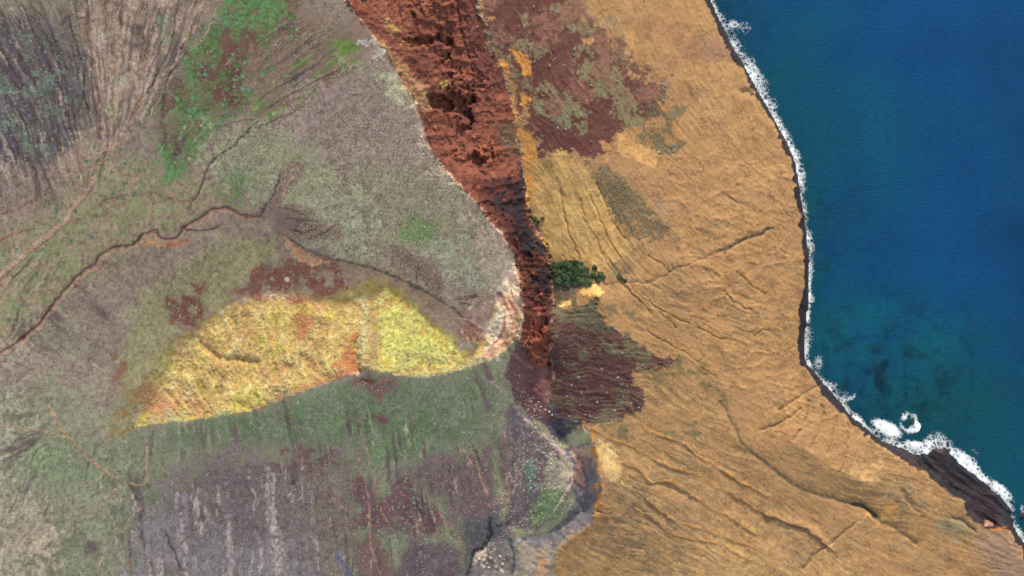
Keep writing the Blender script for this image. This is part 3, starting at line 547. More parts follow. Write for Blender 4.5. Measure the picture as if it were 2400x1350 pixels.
for pts in ([(0,700),(160,610),(330,520),(420,460)], [(0,800),(130,720),(330,620),(600,480)], [(0,890),(180,830),(300,760)], [(-250,880),(0,830),(160,700)]):
    streak(Z(600, 0, pts), 1.8, S(96, 80, 74), 0.7, 1.0, warp=0.3)
# sandy stream bed at far left
bed = Z(0, 450, [(670,-100),(600,0),(500,110),(460,210),(320,320),(150,460),(50,550),(-60,640)])
streak(bed, 6.0, S(204, 170, 148), 0.95, 1.0, warp=0.25, taper=False); streak(bed, 1.4, S(112, 94, 92), 0.6, 0.6, warp=0.25, off=-7)
streak(Z(0, 450, [(-60,740),(60,610),(120,500)]), 3, tan, 0.8, 0.8, warp=0.3); streak(Z(0, 450, [(-60,600),(80,520)]), 6, tan, 0.8)
for pts in ([(460,210),(580,190),(650,120),(740,50),(900,20),(1100,0)], [(1400,0),(1330,70),(1260,70),(1100,10)], [(0,160),(140,110),(250,40)], [(0,330),(100,290),(240,250)]):
    streak(Z(0, 450, pts), 2.4, S(140, 108, 94), 0.75, 1.0, warp=0.4)
for pts in ([(420,950),(440,1060),(400,1150),(330,1260)], [(630,1010),(590,1060),(580,1150),(560,1210),(440,1250)], [(880,1300),(1000,1230),(1060,1200)], [(950,930),(860,1000),(740,1130),(660,1200)]):
    streak(Z(0, 0, pts), 1.8, S(178, 146, 122), 0.75, 0.6, warp=0.4)
# main ravine: undercut dark bank above, raw sandy bank below
RAV = Z(0, 450, [(-90,1160),(0,1120),(100,1070),(200,990),(290,900),(360,800),(430,720),(490,650),(520,600),(600,545),(660,510),(700,450),(760,400),(830,375),(930,370),(980,330),(1010,290),(1100,265),
                 (1120,310),(1180,330),(1250,310),(1290,250),(1350,210),(1430,170),(1500,120),(1580,105),(1640,120),(1700,160),(1800,165),(1850,172)])
streak(RAV, 5, S(176, 142, 122), 0.7, 0, warp=0.12, off=7); wv, d, sg, al = streak(RAV, 2.3, S(98, 82, 84), 0.85, 2.0, 5, warp=0.12)
H[wv] += 1.6 * sstep(10, 3, np.abs(d * sg + 7))
streak(Z(0, 450, [(1000,380),(1060,350),(1130,380),(1250,370),(1330,330)]), 5, S(196, 140, 106), 0.8, warp=0.3)
streak(Z(0, 450, [(1300,260),(1400,270),(1500,265),(1560,220)]), 2, S(84, 76, 76), 0.8, 1.0, warp=0.3)
# valley seam between rim slope and spur
streak(VALLEY[10:], 2.4, S(92, 94, 84), 0.75, 1.2, warp=0.15)
for pts in ([(380,335),(480,285),(580,225)], [(200,180),(300,200),(430,200)], [(250,260),(330,290),(420,260)], [(150,110),(260,130),(340,160)]):
    streak(Z(600, 450, pts), 2, S(92, 76, 78), 0.8, 1.4, warp=0.3)
for k in range(9):
    x = 925 + k * 13; y = 590 + k * 9; streak([(x, y), (x - 8 + k, y + 22), (x + 2, y + 38)], 1.8, S(150, 120, 108) if k % 2 else S(92, 72, 76), 0.7, 0.8, warp=0.5)
for pts in ([(1470,110),(1560,230),(1600,370),(1620,500),(1650,600),(1700,680),(1730,800)], [(1450,60),(1520,160),(1640,300),(1720,420),(1760,560),(1780,680)], [(1610,480),(1660,620),(1740,690)]):
    streak(Z(600, 450, pts), 2.4, S(196, 178, 164), 0.7, 0.6, warp=0.25)
area([(1085,500),(1098,515),(1080,530),(1072,510)], S(206, 190, 178), 5, 5, 0.8, N20, -0.1, 0.3)
area([(1130,775),(1160,730),(1172,740),(1165,790),(1150,815)], P(236, 212, 176), 6, 6, 0.7, N20B, -0.1, 0.3)
for pts in ([(1290,700),(1380,760),(1480,820)], [(1480,830),(1560,760),(1620,700)], [(1400,880),(1500,900),(1590,960),(1620,1010)], [(1380,900),(1440,960),(1500,1060)]):
    streak(Z(600, 450, pts), 2, S(190, 168, 150), 0.7, 0.7, warp=0.4)
for pts in ([(1400,760),(1480,740),(1560,730)], [(1420,780),(1500,790)], [(1700,700),(1720,760),(1740,800)]): streak(Z(600, 450, pts), 5, S(104, 80, 78), 0.75, 1.0, warp=0.5)
for k, (c_, w_) in enumerate([((250,226,196), 3.0), ((214,136,98), 2.4), ((246,206,166), 2.6), ((222,150,112), 2.2), ((240,190,152), 2.4), ((206,128,96), 2.0)]):
    o_ = k * 9.5; streak([(1160 + o_ * 0.55, 698), (1172 + o_ * 0.75, 730), (1172 + o_ * 0.95, 762), (1160 + o_ * 0.95, 795), (1136 + o_ * 0.9, 822)], w_, P(*c_), 0.85, 0.5, warp=0.5)
# crest path along the rim
streak([(813,0),(833,30),(867,77),(890,107),(920,157),(967,233),(983,273),(1000,327),(1030,383),(1073,430),(1130,490)], 1.8, L(190, 156, 128), 0.5, 0, warp=0.3)
area([(878,118),(892,112),(904,132),(890,142),(872,138)], S(226, 220, 214), 4, 4, 0.9, N20, -0.3, 0.2)
area([(893,167),(920,170),(970,247),(943,257),(910,227),(890,193)], S(166, 164, 142), 5, 8, 0.75, N20B + 0.4 * N6, -0.35, 0.3); area([(835,85),(880,90),(875,112),(850,110)], S(170, 164, 156), 8, 8, 0.6, N20B, 0.0, 0.3)  # rock patch by the crest, its sunlit brightness put into the colour
streak([(918,168),(940,200),(968,246)], 2.2, S(232, 196, 150), 0.85, warp=0.1)
# path and rills below the spur
streak(Z(0, 900, [(170,-150),(260,-80),(300,0),(320,100),(370,200),(430,300),(490,380),(560,470),(620,530),(690,570),(750,620),(850,680),(950,710),(1040,715)]), 2.0, S(184, 146, 116), 0.8, 0.8, warp=0.3)
streak(Z(0, 900, [(0,290),(180,305),(300,330),(420,355),(490,380)]), 1.5, S(176, 146, 116), 0.7, 0.5, warp=0.3); streak([(345,1030),(346,1080),(348,1136)], 3, S(168, 138, 122), 0.6, 0.8, warp=0.4)
for pts in ([(880,790),(800,850),(700,910),(600,960)], [(860,700),(740,800),(640,860)], [(990,870),(900,960),(860,1080),(820,1130)], [(940,960),(930,1100),(900,1200),(960,1350)], [(800,930),(780,1080),(700,1280),(680,1350)],
            [(1030,1150),(1050,1260),(1060,1350)], [(760,625),(650,690),(560,720)], [(1140,990),(1180,1080),(1250,1250),(1280,1310)]):
    streak(Z(0, 900, pts), 1.8, S(176, 146, 128), 0.65, 0.8, warp=0.5)
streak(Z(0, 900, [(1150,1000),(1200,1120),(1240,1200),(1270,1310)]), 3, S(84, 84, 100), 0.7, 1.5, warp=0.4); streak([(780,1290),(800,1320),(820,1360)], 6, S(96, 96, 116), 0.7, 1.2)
for pts in ([(700,400),(730,560),(780,760),(800,1000),(800,1150),(860,1300),(900,1400)], [(1030,600),(1180,770),(1290,920),(1400,1080),(1480,1150)], [(830,640),(850,760),(880,900),(930,980)], [(700,150),(720,280),(760,400),(800,560)],
            [(1420,460),(1560,600),(1620,760),(1640,880)], [(1700,500),(1760,640),(1780,780),(1740,860)], [(1750,330),(1770,470),(1800,540)], [(500,760),(560,840),(640,920)]):
    streak(Z(600, 900, pts), 2.4, S(158, 128, 118), 0.7, 1.4, warp=0.4)
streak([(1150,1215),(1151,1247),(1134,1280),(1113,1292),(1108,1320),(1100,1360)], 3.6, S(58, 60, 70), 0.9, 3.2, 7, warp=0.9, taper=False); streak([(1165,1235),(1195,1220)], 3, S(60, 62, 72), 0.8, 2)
streak([(1200,1290),(1215,1270),(1222,1255)], 3, B(150, 150, 158), 0.7); streak([(1196,1260),(1206,1300),(1200,1350)], 6, B(70, 76, 86), 0.7, 1.5)
streak([(1135,880),(1165,905),(1190,930),(1212,960),(1233,983),(1283,1023),(1313,1053),(1337,1080),(1345,1127)], 4.0, B(176, 152, 146), 0.8, 0.8, warp=0.2); streak([(1344,1127),(1325,1150),(1310,1180),(1300,1195)], 2, B(196, 172, 150), 0.8, warp=0.2)
for x0 in (1212, 1225, 1195): streak([(x0, 1000), (x0 + 4, 1050), (x0 + 2, 1100), (x0 - 8, 1150)], 2, B(172, 148, 140), 0.6, 1.0, warp=0.7)
# ridges and ravines of the tuff
orange = L(204, 146, 82); dkt = L(122, 92, 64)  # sunlit upper and shaded lower edges of the ridges, put into colour
for pts in ([(560,320),(700,390),(860,440),(1000,530),(1150,590),(1330,650),(1430,730),(1550,770),(1680,860),(1800,930)], [(740,530),(900,600),(970,680),(1130,690),(1250,780),(1400,870),(1540,940),(1640,1010),(1800,1080)],
            [(960,820),(1050,910),(1180,970),(1330,1010),(1500,1090),(1650,1130),(1800,1200)], [(960,940),(1100,1040),(1250,1080),(1440,1120),(1560,1180),(1680,1250)], [(800,120),(960,330),(1200,420),(1400,560),(1600,690),(1800,790)]):
    q = Z(1200, 900, pts); wv, d, sg, al = dist_line(q, 40, 0.4)
    brk = np.clip(0.6 + 0.8 * N60B[wv], 0.1, 1.2); H[wv] += brk * 0.7 * np.exp(-(d / 9) ** 2) * (sg < 0) + brk * 0.7 * np.exp(-(d / 3.0) ** 2) * (sg >= 0) - 0.4 * brk * np.exp(-((d * sg - 9) / 6) ** 2)
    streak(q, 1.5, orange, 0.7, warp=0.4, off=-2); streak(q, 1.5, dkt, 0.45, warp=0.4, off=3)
q = [(1800,1210),(1850,1227),(1893,1243),(1923,1263),(1943,1283)]; wv, d, sg, al = dist_line(q, 40, 0.3); H[wv] += 2.2 * np.exp(-(d / 10) ** 2) * (sg < 0) + 2.2 * np.exp(-(d / 3) ** 2) * (sg >= 0); streak(q, 2, dkt, 0.7, warp=0.3, off=3)
streak([(1690,940),(1710,975),(1733,1030),(1780,1073),(1800,1093),(1833,1113),(1867,1140),(1900,1160),(1940,1167),(1987,1180),(2027,1190),(2053,1207),(2077,1223),(2113,1253),(2147,1277)], 3.4, L(114, 98, 76), 0.65, 0.7, 5, warp=0.9)
streak([(1995,1180),(2020,1185),(2040,1200),(2060,1212)], 4, L(88, 78, 66), 0.8, 1.5, warp=0.5); streak([(2020,1223),(2000,1237),(1973,1253),(1950,1270),(1900,1310),(1880,1337)], 2.0, L(124, 100, 74), 0.65, 0.9, warp=0.8)
streak([(2110,1150),(2130,1170),(2150,1195)], 4, L(112, 96, 78), 0.6, 1.2); streak([(2230,1215),(2260,1222),(2285,1245)], 3, L(110, 92, 82), 0.7, 1.4); area([(2120,1120),(2150,1112),(2164,1122),(2140,1132)], L(150, 120, 84), 4, 4, 0.8)
streak([(1810,535),(1790,545),(1750,562),(1720,575),(1690,582)], 3.0, L(104, 90, 74), 0.75, 1.4, 5, warp=0.8); streak([(1690,582),(1650,600),(1610,622),(1580,628),(1560,650),(1500,662),(1420,672)], 2.0, L(132, 108, 82), 0.6, 0.7, warp=0.9)
streak([(1740,218),(1756,215),(1768,220)], 5, L(92, 84, 72), 0.85, 2.0)
for pts in ([(340,0),(400,300),(450,420),(480,480)], [(480,60),(500,190),(600,340),(640,470),(700,560)], [(600,-60),(640,60),(700,200),(800,320)], [(540,30),(620,200),(700,350),(780,480),(870,600)], [(960,450),(1050,500),(1110,570)], [(820,650),(920,740),(1160,950)],
            [(780,660),(900,760),(980,860)], [(950,970),(1100,1070),(1240,1140),(1330,1220),(1440,1310)], [(1580,570),(1700,660),(1790,720)], [(1480,700),(1560,780),(1700,830)], [(1000,800),(1300,950),(1500,1040)], [(1700,1000),(1760,960),(1800,970)]):
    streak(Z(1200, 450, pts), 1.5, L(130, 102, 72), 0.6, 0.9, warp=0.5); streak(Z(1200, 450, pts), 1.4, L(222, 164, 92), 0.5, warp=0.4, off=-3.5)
for pts in ([(1820,960),(1880,930),(1930,900)], [(1780,1010),(1830,990),(1880,960)], [(1900,940),(1890,990),(1860,1030)], [(1930,950),(1925,1000),(1900,1050)], [(1960,980),(1950,1030),(1940,1060)], [(1990,1000),(1990,1060),(1970,1110)]):
    streak(pts, 2, L(160, 118, 76), 0.5, 1.2, warp=0.7)

# overall mottling of the soil and stones
shd = np.clip(1 - np.maximum(M_TUFF, M_CLIFF), 0, 1)
mott = 1 + 0.13 * N20 + (0.10 + 0.10 * shd) * N6 + 0.08 * N60 + (0.08 + 0.10 * shd) * NW
COL *= np.clip(mott, 0.6, 1.5)[..., None]
COL = np.clip(COL, 0.012, 0.8)
COL_A = COL; H_A = H
print('painted', round(time.time() - T0, 1), NX, NY)

# ------------------------------------------------------------------ world coordinates
def to_world(u, v, h):
    f = 1 - h / HC
    return (u - 1200) * K * f, (675 - v) * K * f, h
XW, YW, ZW = to_world(U, V, H)
def h_at(u, v):
    i = np.interp(u, AU, np.arange(NX)); j = np.interp(v, AV, np.arange(NY))
    return bil(H, np.asarray(i, float), np.asarray(j, float))
def col_at(u, v):
    i = np.clip(np.round(np.interp(u, AU, np.arange(NX))).astype(int), 0, NX - 1); j = np.clip(np.round(np.interp(v, AV, np.arange(NY))).astype(int), 0, NY - 1)
    return COL[j, i]

# ------------------------------------------------------------------ materials
def attr_material(name, rough=0.95, grain=0.25, scale=0.9, bump=0.35, spec=0.1, bscale=0.8, bdist=0.5):
    m = bpy.data.materials.new(name); m.use_nodes = True; nt = m.node_tree; n = nt.nodes; l = nt.links
    b = n['Principled BSDF']; b.inputs['Roughness'].default_value = rough; b.inputs['Specular IOR Level'].default_value = spec
    a = n.new('ShaderNodeAttribute'); a.attribute_name = 'soil'
    g = n.new('ShaderNodeNewGeometry')
    t = n.new('ShaderNodeTexNoise'); t.inputs['Scale'].default_value = scale; t.inputs['Detail'].default_value = 6; t.inputs['Roughness'].default_value = 0.7
    l.new(g.outputs['Position'], t.inputs['Vector'])
    mr = n.new('ShaderNodeMapRange'); mr.inputs[1].default_value = 0.3; mr.inputs[2].default_value = 0.7; mr.inputs[3].default_value = 1 - grain; mr.inputs[4].default_value = 1 + grain
    l.new(t.outputs['Fac'], mr.inputs[0])
    vm = n.new('ShaderNodeVectorMath'); vm.operation = 'SCALE'; l.new(a.outputs['Color'], vm.inputs[0]); l.new(mr.outputs[0], vm.inputs['Scale'])
    l.new(vm.outputs[0], b.inputs['Base Color'])
    t2 = n.new('ShaderNodeTexNoise'); t2.inputs['Scale'].default_value = bscale; t2.inputs['Detail'].default_value = 5; t2.inputs['Roughness'].default_value = 0.65
    l.new(g.outputs['Position'], t2.inputs['Vector'])
    bp = n.new('ShaderNodeBump'); bp.inputs['Strength'].default_value = bump; bp.inputs['Distance'].default_value = bdist
    l.new(t2.outputs['Fac'], bp.inputs['Height']); l.new(bp.outputs[0], b.inputs['Normal'])
    return m
MAT_SOIL = attr_material('scrubby_soil', bump=0.6); MAT_TUFF = attr_material('weathered_tuff', grain=0.2, bump=0.6, bscale=0.5)
MAT_CLIFF = attr_material('red_scoria', grain=0.25, bump=0.9, bscale=0.5, bdist=0.9); MAT_ROCK = attr_material('wet_basalt', rough=0.75, spec=0.2, bump=0.7)

def set_attr(me, name, arr):
    at = me.color_attributes.new(name, 'FLOAT_COLOR', 'POINT')
    a = np.ones((len(arr), 4), np.float32); a[:, :3] = arr; at.data.foreach_set('color', a.ravel())
def mesh_np(name, co, faces, mat, smooth=True, attr=None):
    """faces: (n,k) int array"""
    me = bpy.data.meshes.new(name); n, k = faces.shape
    me.vertices.add(len(co)); me.vertices.foreach_set('co', np.ascontiguousarray(co, np.float32).ravel())
    me.loops.add(n * k); me.loops.foreach_set('vertex_index', np.ascontiguousarray(faces, np.int32).ravel())
    me.polygons.add(n); me.polygons.foreach_set('loop_start', np.arange(0, n * k, k, dtype=np.int32))
    me.update(calc_edges=True)
    me.polygons.foreach_set('use_smooth', np.full(n, smooth, bool))
    if attr is not None: set_attr(me, 'soil', attr)
    if mat: me.materials.append(mat)
    me.validate()
    return me
def link(name, data, label=None, cat=None, group=None, kind=None, parent=None):
    o = bpy.data.objects.new(name, data); sc.collection.objects.link(o)
    if label: o['label'] = label
    if cat: o['category'] = cat
    if group: o['group'] = group
    if kind: o['kind'] = kind
    if parent: o.parent = parent
    return o

# ------------------------------------------------------------------ ground: one sheet, cut along the natural boundaries
IDX = np.arange(NX * NY).reshape(NY, NX)
QUADS = np.stack([IDX[1:, :-1], IDX[1:, 1:], IDX[:-1, 1:], IDX[:-1, :-1]], -1).reshape(-1, 4)
CO = np.stack([XW, YW, ZW], -1).reshape(-1, 3).astype(np.float32); CF = COL.reshape(-1, 3)
gx = np.zeros((NY, NX, 3), np.float32); gy = np.zeros_like(gx); C3 = CO.reshape(NY, NX, 3)
gx[:, 1:-1] = C3[:, 2:] - C3[:, :-2]; gx[:, 0] = C3[:, 1] - C3[:, 0]; gx[:, -1] = C3[:, -1] - C3[:, -2]
gy[1:-1] = C3[2:] - C3[:-2]; gy[0] = C3[1] - C3[0]; gy[-1] = C3[-1] - C3[-2]
NRM = np.cross(gy, gx); NRM /= np.linalg.norm(NRM, axis=-1, keepdims=True) + 1e-9; NRM[NRM[..., 2] < 0] *= -1; NRM = NRM.reshape(-1, 3)
zone = np.zeros((NY, NX), np.int8)                 # 0 hillside
zone[M_SPUR > 0.5] = 1; zone[M_TUFF > 0.5] = 3; zone[M_CLIFF > 0.5] = 2
rk = np.zeros((NY, NX), np.float32); wv, sd = poly_sd(COAST + [(3200,1900),(3200,-420)], 30, 0.15, 0.6); rk[wv] = sd; zone[rk > 0] = 4
zq = zone[:-1, :-1].reshape(-1)
deep = (H[:-1, :-1] < -9) & (H[1:, 1:] < -9); keep = ~deep.reshape(-1)
for z, name, mat, label, cat in [(0, 'hillside', MAT_SOIL, 'grey-green shaded crater slopes cut by gullies, left of the red cliff', 'hillside'),
    (1, 'ridge', MAT_SOIL, 'grassy spur ridge with a bright sunlit yellow patch, left of centre', 'ridge'),
    (2, 'cliff', MAT_CLIFF, 'crumbling brick-red cliff band below the sharp crater rim', 'cliff'),
    (3, 'slope', MAT_TUFF, 'golden tuff slope falling from the red cliff to the sea', 'slope'),
    (4, 'rock_shelf', MAT_ROCK, 'dark wet rock at the foot of the golden slope along the surf', 'rock')]:
    q = QUADS[(zq == z) & keep]
    ids, inv = np.unique(q.ravel(), return_inverse=True)
    me = mesh_np(name, CO[ids], inv.reshape(-1, 4), mat, True, CF[ids])
    me.normals_split_custom_set_from_vertices(NRM[ids])
    link(name, me, label, cat, kind='structure')
print('ground', round(time.time() - T0, 1))

# ------------------------------------------------------------------ sea
SU = np.concatenate([[-24000, -9000, -3000], np.arange(-800, 1480, 120), axis(1480, 1640, 2412, 3000, 5.0, 1.2), [3600, 5000, 9000, 24000]])
SV = np.concatenate([[-24000, -9000, -3000], axis(-1000, -12, 1362, 1900, 5.0, 1.2), [3000, 9000, 24000]])
su, sv = np.meshgrid(np.unique(SU), np.unique(SV))
def line_d(pts, x, y):
    d = np.full(x.shape, 1e9)
    for a, b in zip(pts[:-1], pts[1:]):
        dx, dy = b[0] - a[0], b[1] - a[1]; t = np.clip(((x - a[0]) * dx + (y - a[1]) * dy) / (dx * dx + dy * dy), 0, 1)
        d = np.minimum(d, np.hypot(x - a[0] - t * dx, y - a[1] - t * dy))
    return d
dsh = line_d(WATER, su, sv)
n1 = fbm(su, sv, 160, 4, 81); n2 = fbm(su + 40 * fbm(su, sv, 60, 2, 84), sv, 46, 4, 82); n3 = fbm(su, sv, 300, 3, 83); n4 = ridged(su + 12 * n2, sv + 12 * n1, 34, 3, 85)
def blob(cx, cy, rx, ry): return np.exp(-(((su - cx) / rx) ** 2 + ((sv - cy) / ry) ** 2))
deepc = np.array([0.000, 0.039, 0.124]); teal = np.array([0.000, 0.053, 0.090]); turq = np.array([0.000, 0.078, 0.102]); green_ = np.array([0.001, 0.048, 0.060]); dark = np.array([0.000, 0.016, 0.036])
sea = np.tile(deepc, su.shape + (1,)) * (1 + 0.20 * np.clip(n3, -1, 1) + 0.16 * n1)[..., None]
def smix(m, c):
    global sea
    m = np.clip(m, 0, 1)[..., None]; sea = sea * (1 - m) + c * m
smix(0.9 * np.exp(-dsh / 230) * (0.8 + 0.5 * n1), teal); smix(0.55 * np.exp(-dsh / 120) * sstep(0.55, 0.85, n4), dark); smix(0.5 * np.exp(-dsh / 90) * sstep(-0.4, 0.4, n2), green_)
smix(0.6 * sstep(0.05, 0.6, n1) * np.exp(-dsh / 300), teal)
smix(blob(2060, 330, 40, 110) * 0.6 + blob(2050, 200, 50, 60) * 0.3 + blob(1960, 30, 60, 40) * 0.4, np.array([0.0, 0.058, 0.125]))
smix(blob(2130, 860, 260, 130) * (0.55 + 0.4 * n2) + blob(2130, 960, 160, 90) * 0.5 + blob(2300, 1000, 200, 120) * 0.4, green_)
smix(blob(1960, 790, 60, 60) * 0.7 + blob(2060, 730, 60, 30) * 0.5 + blob(2190, 800, 60, 40) * 0.5, turq)
reef = sstep(0.05, 0.4, n2) * (blob(2060, 830, 170, 100) + 0.8 * blob(2100, 920, 130, 60) + 0.9 * blob(1945, 628, 40, 12) + 0.5 * blob(2200, 740, 60, 30))
smix(reef * 0.75, dark); smix(sstep(0.62, 0.9, n4) * 0.6 * (blob(2080, 850, 180, 110) + blob(2150, 940, 120, 60)), dark); smix(sstep(0.55, 0.2, n4) * 0.35 * blob(2060, 840, 220, 140), turq)
smix(np.exp(-dsh / 16) * 0.7, green_ * 0.8); smix(0.35 * sstep(1.0, 0.0, dsh / 60) * sstep(0, 0.5, n2), turq)
me = mesh_np('sea', np.stack([(su - 1200) * K, (675 - sv) * K, np.zeros_like(su)], -1).reshape(-1, 3),
             (lambda I: np.stack([I[1:, :-1], I[1:, 1:], I[:-1, 1:], I[:-1, :-1]], -1).reshape(-1, 4))(np.arange(su.size).reshape(su.shape)), None, True, np.clip(sea.reshape(-1, 3), 0, 1))
m = bpy.data.materials.new('sea_water'); m.use_nodes = True; nt = m.node_tree; n = nt.nodes; l = nt.links; b = n['Principled BSDF']
b.inputs['Roughness'].default_value = 0.12; b.inputs['IOR'].default_value = 1.33
a = n.new('ShaderNodeAttribute'); a.attribute_name = 'soil'; g = n.new('ShaderNodeNewGeometry')
mp = n.new('ShaderNodeMapping'); mp.inputs['Scale'].default_value = (0.35, 1.0, 1.0); l.new(g.outputs['Position'], mp.inputs['Vector'])
t = n.new('ShaderNodeTexNoise'); t.inputs['Scale'].default_value = 0.55; t.inputs['Detail'].default_value = 5; t.inputs['Roughness'].default_value = 0.6; l.new(mp.outputs[0], t.inputs['Vector'])
mr = n.new('ShaderNodeMapRange'); mr.inputs[1].default_value = 0.3; mr.inputs[2].default_value = 0.7; mr.inputs[3].default_value = 0.80; mr.inputs[4].default_value = 1.2; l.new(t.outputs['Fac'], mr.inputs[0])
vm = n.new('ShaderNodeVectorMath'); vm.operation = 'SCALE'; l.new(a.outputs['Color'], vm.inputs[0]); l.new(mr.outputs[0], vm.inputs['Scale']); l.new(vm.outputs[0], b.inputs['Base Color'])
bp = n.new('ShaderNodeBump'); bp.inputs['Strength'].default_value = 0.5; bp.inputs['Distance'].default_value = 0.6; l.new(t.outputs['Fac'], bp.inputs['Height']); l.new(bp.outputs[0], b.inputs['Normal'])
me.materials.append(m)
link('sea', me, 'deep blue sea with turquoise shallows over dark reef patches', 'sea', kind='structure')

# ------------------------------------------------------------------ surf
fu = np.arange(1600, 2460, 3.0); fv = np.arange(-60, 1420, 3.0); FU, FV = np.meshgrid(fu, fv)
df = line_d(WATER, FU, FV); nf = fbm(FU, FV, 60, 3, 91); nf2 = fbm(FU, FV, 20, 3, 92)
wid = np.interp(FV, [-60, 60, 130, 200, 330, 450, 600, 700, 745, 790, 860, 930, 1010, 1100, 1200, 1400], [26, 36, 46, 44, 34, 26, 30, 26, 10, 34, 32, 36, 32, 42, 38, 34])
den = (0.86 * sstep(1.05, 0.0, df / (wid * (0.85 + 0.5 * nf))) ** 0.8) * (0.88 + 0.3 * nf2)
def fb(cx, cy, rx, ry, rot=0):
    c, s = math.cos(math.radians(rot)), math.sin(math.radians(rot)); x = (FU - cx) * c + (FV - cy) * s; y = -(FU - cx) * s + (FV - cy) * c
    return np.exp(-((x / rx) ** 2 + (y / ry) ** 2) ** 1.5)
den = np.maximum(den, 1.25 * fb(2078, 1004, 42, 18, 28)); den = np.maximum(den, 1.0 * fb(2148, 1046, 42, 15, 12)); den = np.maximum(den, 0.75 * fb(1716, 58, 22, 14)); den = np.maximum(den, 0.7 * fb(1995, 932, 18, 8, -30))
pa = np.arctan2(FV - 985, FU - 2122); ring = np.hypot(FU - 2122, (FV - 985) * 0.9); rr_ = np.abs(ring - 20 - 7 * nf2 - 6 * np.sin(pa + 1.0)) * (1.2 - 0.5 * np.cos(pa - 0.6)); den = np.maximum(den, sstep(9, 2, rr_) * (0.85 + 0.4 * nf2)); den = np.maximum(den, 0.85 * fb(2120, 975, 10, 14, 20))
den = np.maximum(den, 1.0 * fb(2265, 1080, 60, 13, 40)); den = np.maximum(den, 1.0 * fb(2345, 1150, 42, 15, 42)); den = np.maximum(den, 0.6 * fb(2395, 1195, 8, 16)); den = np.maximum(den, 0.6 * fb(1918, 850, 16, 26))
den = np.maximum(den, 0.5 * fb(1742, 64, 30, 24)) ; den = np.maximum(den, 0.4 * fb(2285, 1060, 22, 14, 40))
cell = den[:-1, :-1] > 0.03
I = np.arange(FU.size).reshape(FU.shape); q = np.stack([I[1:, :-1], I[1:, 1:], I[:-1, 1:], I[:-1, :-1]], -1)[cell]
ids, inv = np.unique(q.ravel(), return_inverse=True)
fz = 0.05 + 0.9 * np.clip(den, 0, 1) * (0.6 + 0.4 * nf2)
me = mesh_np('surf_foam', np.stack([(FU - 1200) * K, (675 - FV) * K, fz], -1).reshape(-1, 3)[ids], inv.reshape(-1, 4), None, True, np.repeat(den.reshape(-1, 1), 3, 1)[ids])
m = bpy.data.materials.new('foam'); m.use_nodes = True; nt = m.node_tree; n = nt.nodes; l = nt.links; b = n['Principled BSDF']; b.inputs['Base Color'].default_value = (0.78, 0.82, 0.84, 1); b.inputs['Roughness'].default_value = 0.8
a = n.new('ShaderNodeAttribute'); a.attribute_name = 'soil'; g = n.new('ShaderNodeNewGeometry')
nz = n.new('ShaderNodeTexNoise'); nz.inputs['Scale'].default_value = 0.3; nz.inputs['Detail'].default_value = 4; l.new(g.outputs['Position'], nz.inputs['Vector'])
mxv = n.new('ShaderNodeVectorMath'); mxv.operation = 'MULTIPLY_ADD'; mxv.inputs[1].default_value = (5, 5, 0); l.new(nz.outputs['Color'], mxv.inputs[0]); l.new(g.outputs['Position'], mxv.inputs[2])
vo = n.new('ShaderNodeTexVoronoi'); vo.feature = 'DISTANCE_TO_EDGE'; vo.inputs['Scale'].default_value = 0.30; l.new(mxv.outputs[0], vo.inputs['Vector'])
nz2 = n.new('ShaderNodeTexNoise'); nz2.inputs['Scale'].default_value = 0.8; nz2.inputs['Detail'].default_value = 6; nz2.inputs['Roughness'].default_value = 0.7; l.new(g.outputs['Position'], nz2.inputs['Vector'])
# fac = density*1.5 - webbing*1.1 + noise
m1 = n.new('ShaderNodeMath'); m1.operation = 'MULTIPLY_ADD'; m1.inputs[1].default_value = 1.55; m1.inputs[2].default_value = -1.15; l.new(a.outputs['Fac'], m1.inputs[0])
m2 = n.new('ShaderNodeMath'); m2.operation = 'MULTIPLY_ADD'; m2.inputs[1].default_value = -1.6; l.new(vo.outputs['Distance'], m2.inputs[0]); l.new(m1.outputs[0], m2.inputs[2])
m3 = n.new('ShaderNodeMath'); m3.operation = 'MULTIPLY_ADD'; m3.inputs[1].default_value = 1.5; l.new(nz2.outputs['Fac'], m3.inputs[0]); l.new(m2.outputs[0], m3.inputs[2])
mr = n.new('ShaderNodeMapRange'); mr.inputs[1].default_value = 0.12; mr.inputs[2].default_value = 0.95; mr.inputs[4].default_value = 0.95; l.new(m3.outputs[0], mr.inputs[0]); l.new(mr.outputs[0], b.inputs['Alpha'])
me.materials.append(m)
link('surf_foam', me, 'white broken surf foam washing along the rocky shore', 'foam', kind='stuff')
print('sea', round(time.time() - T0, 1))

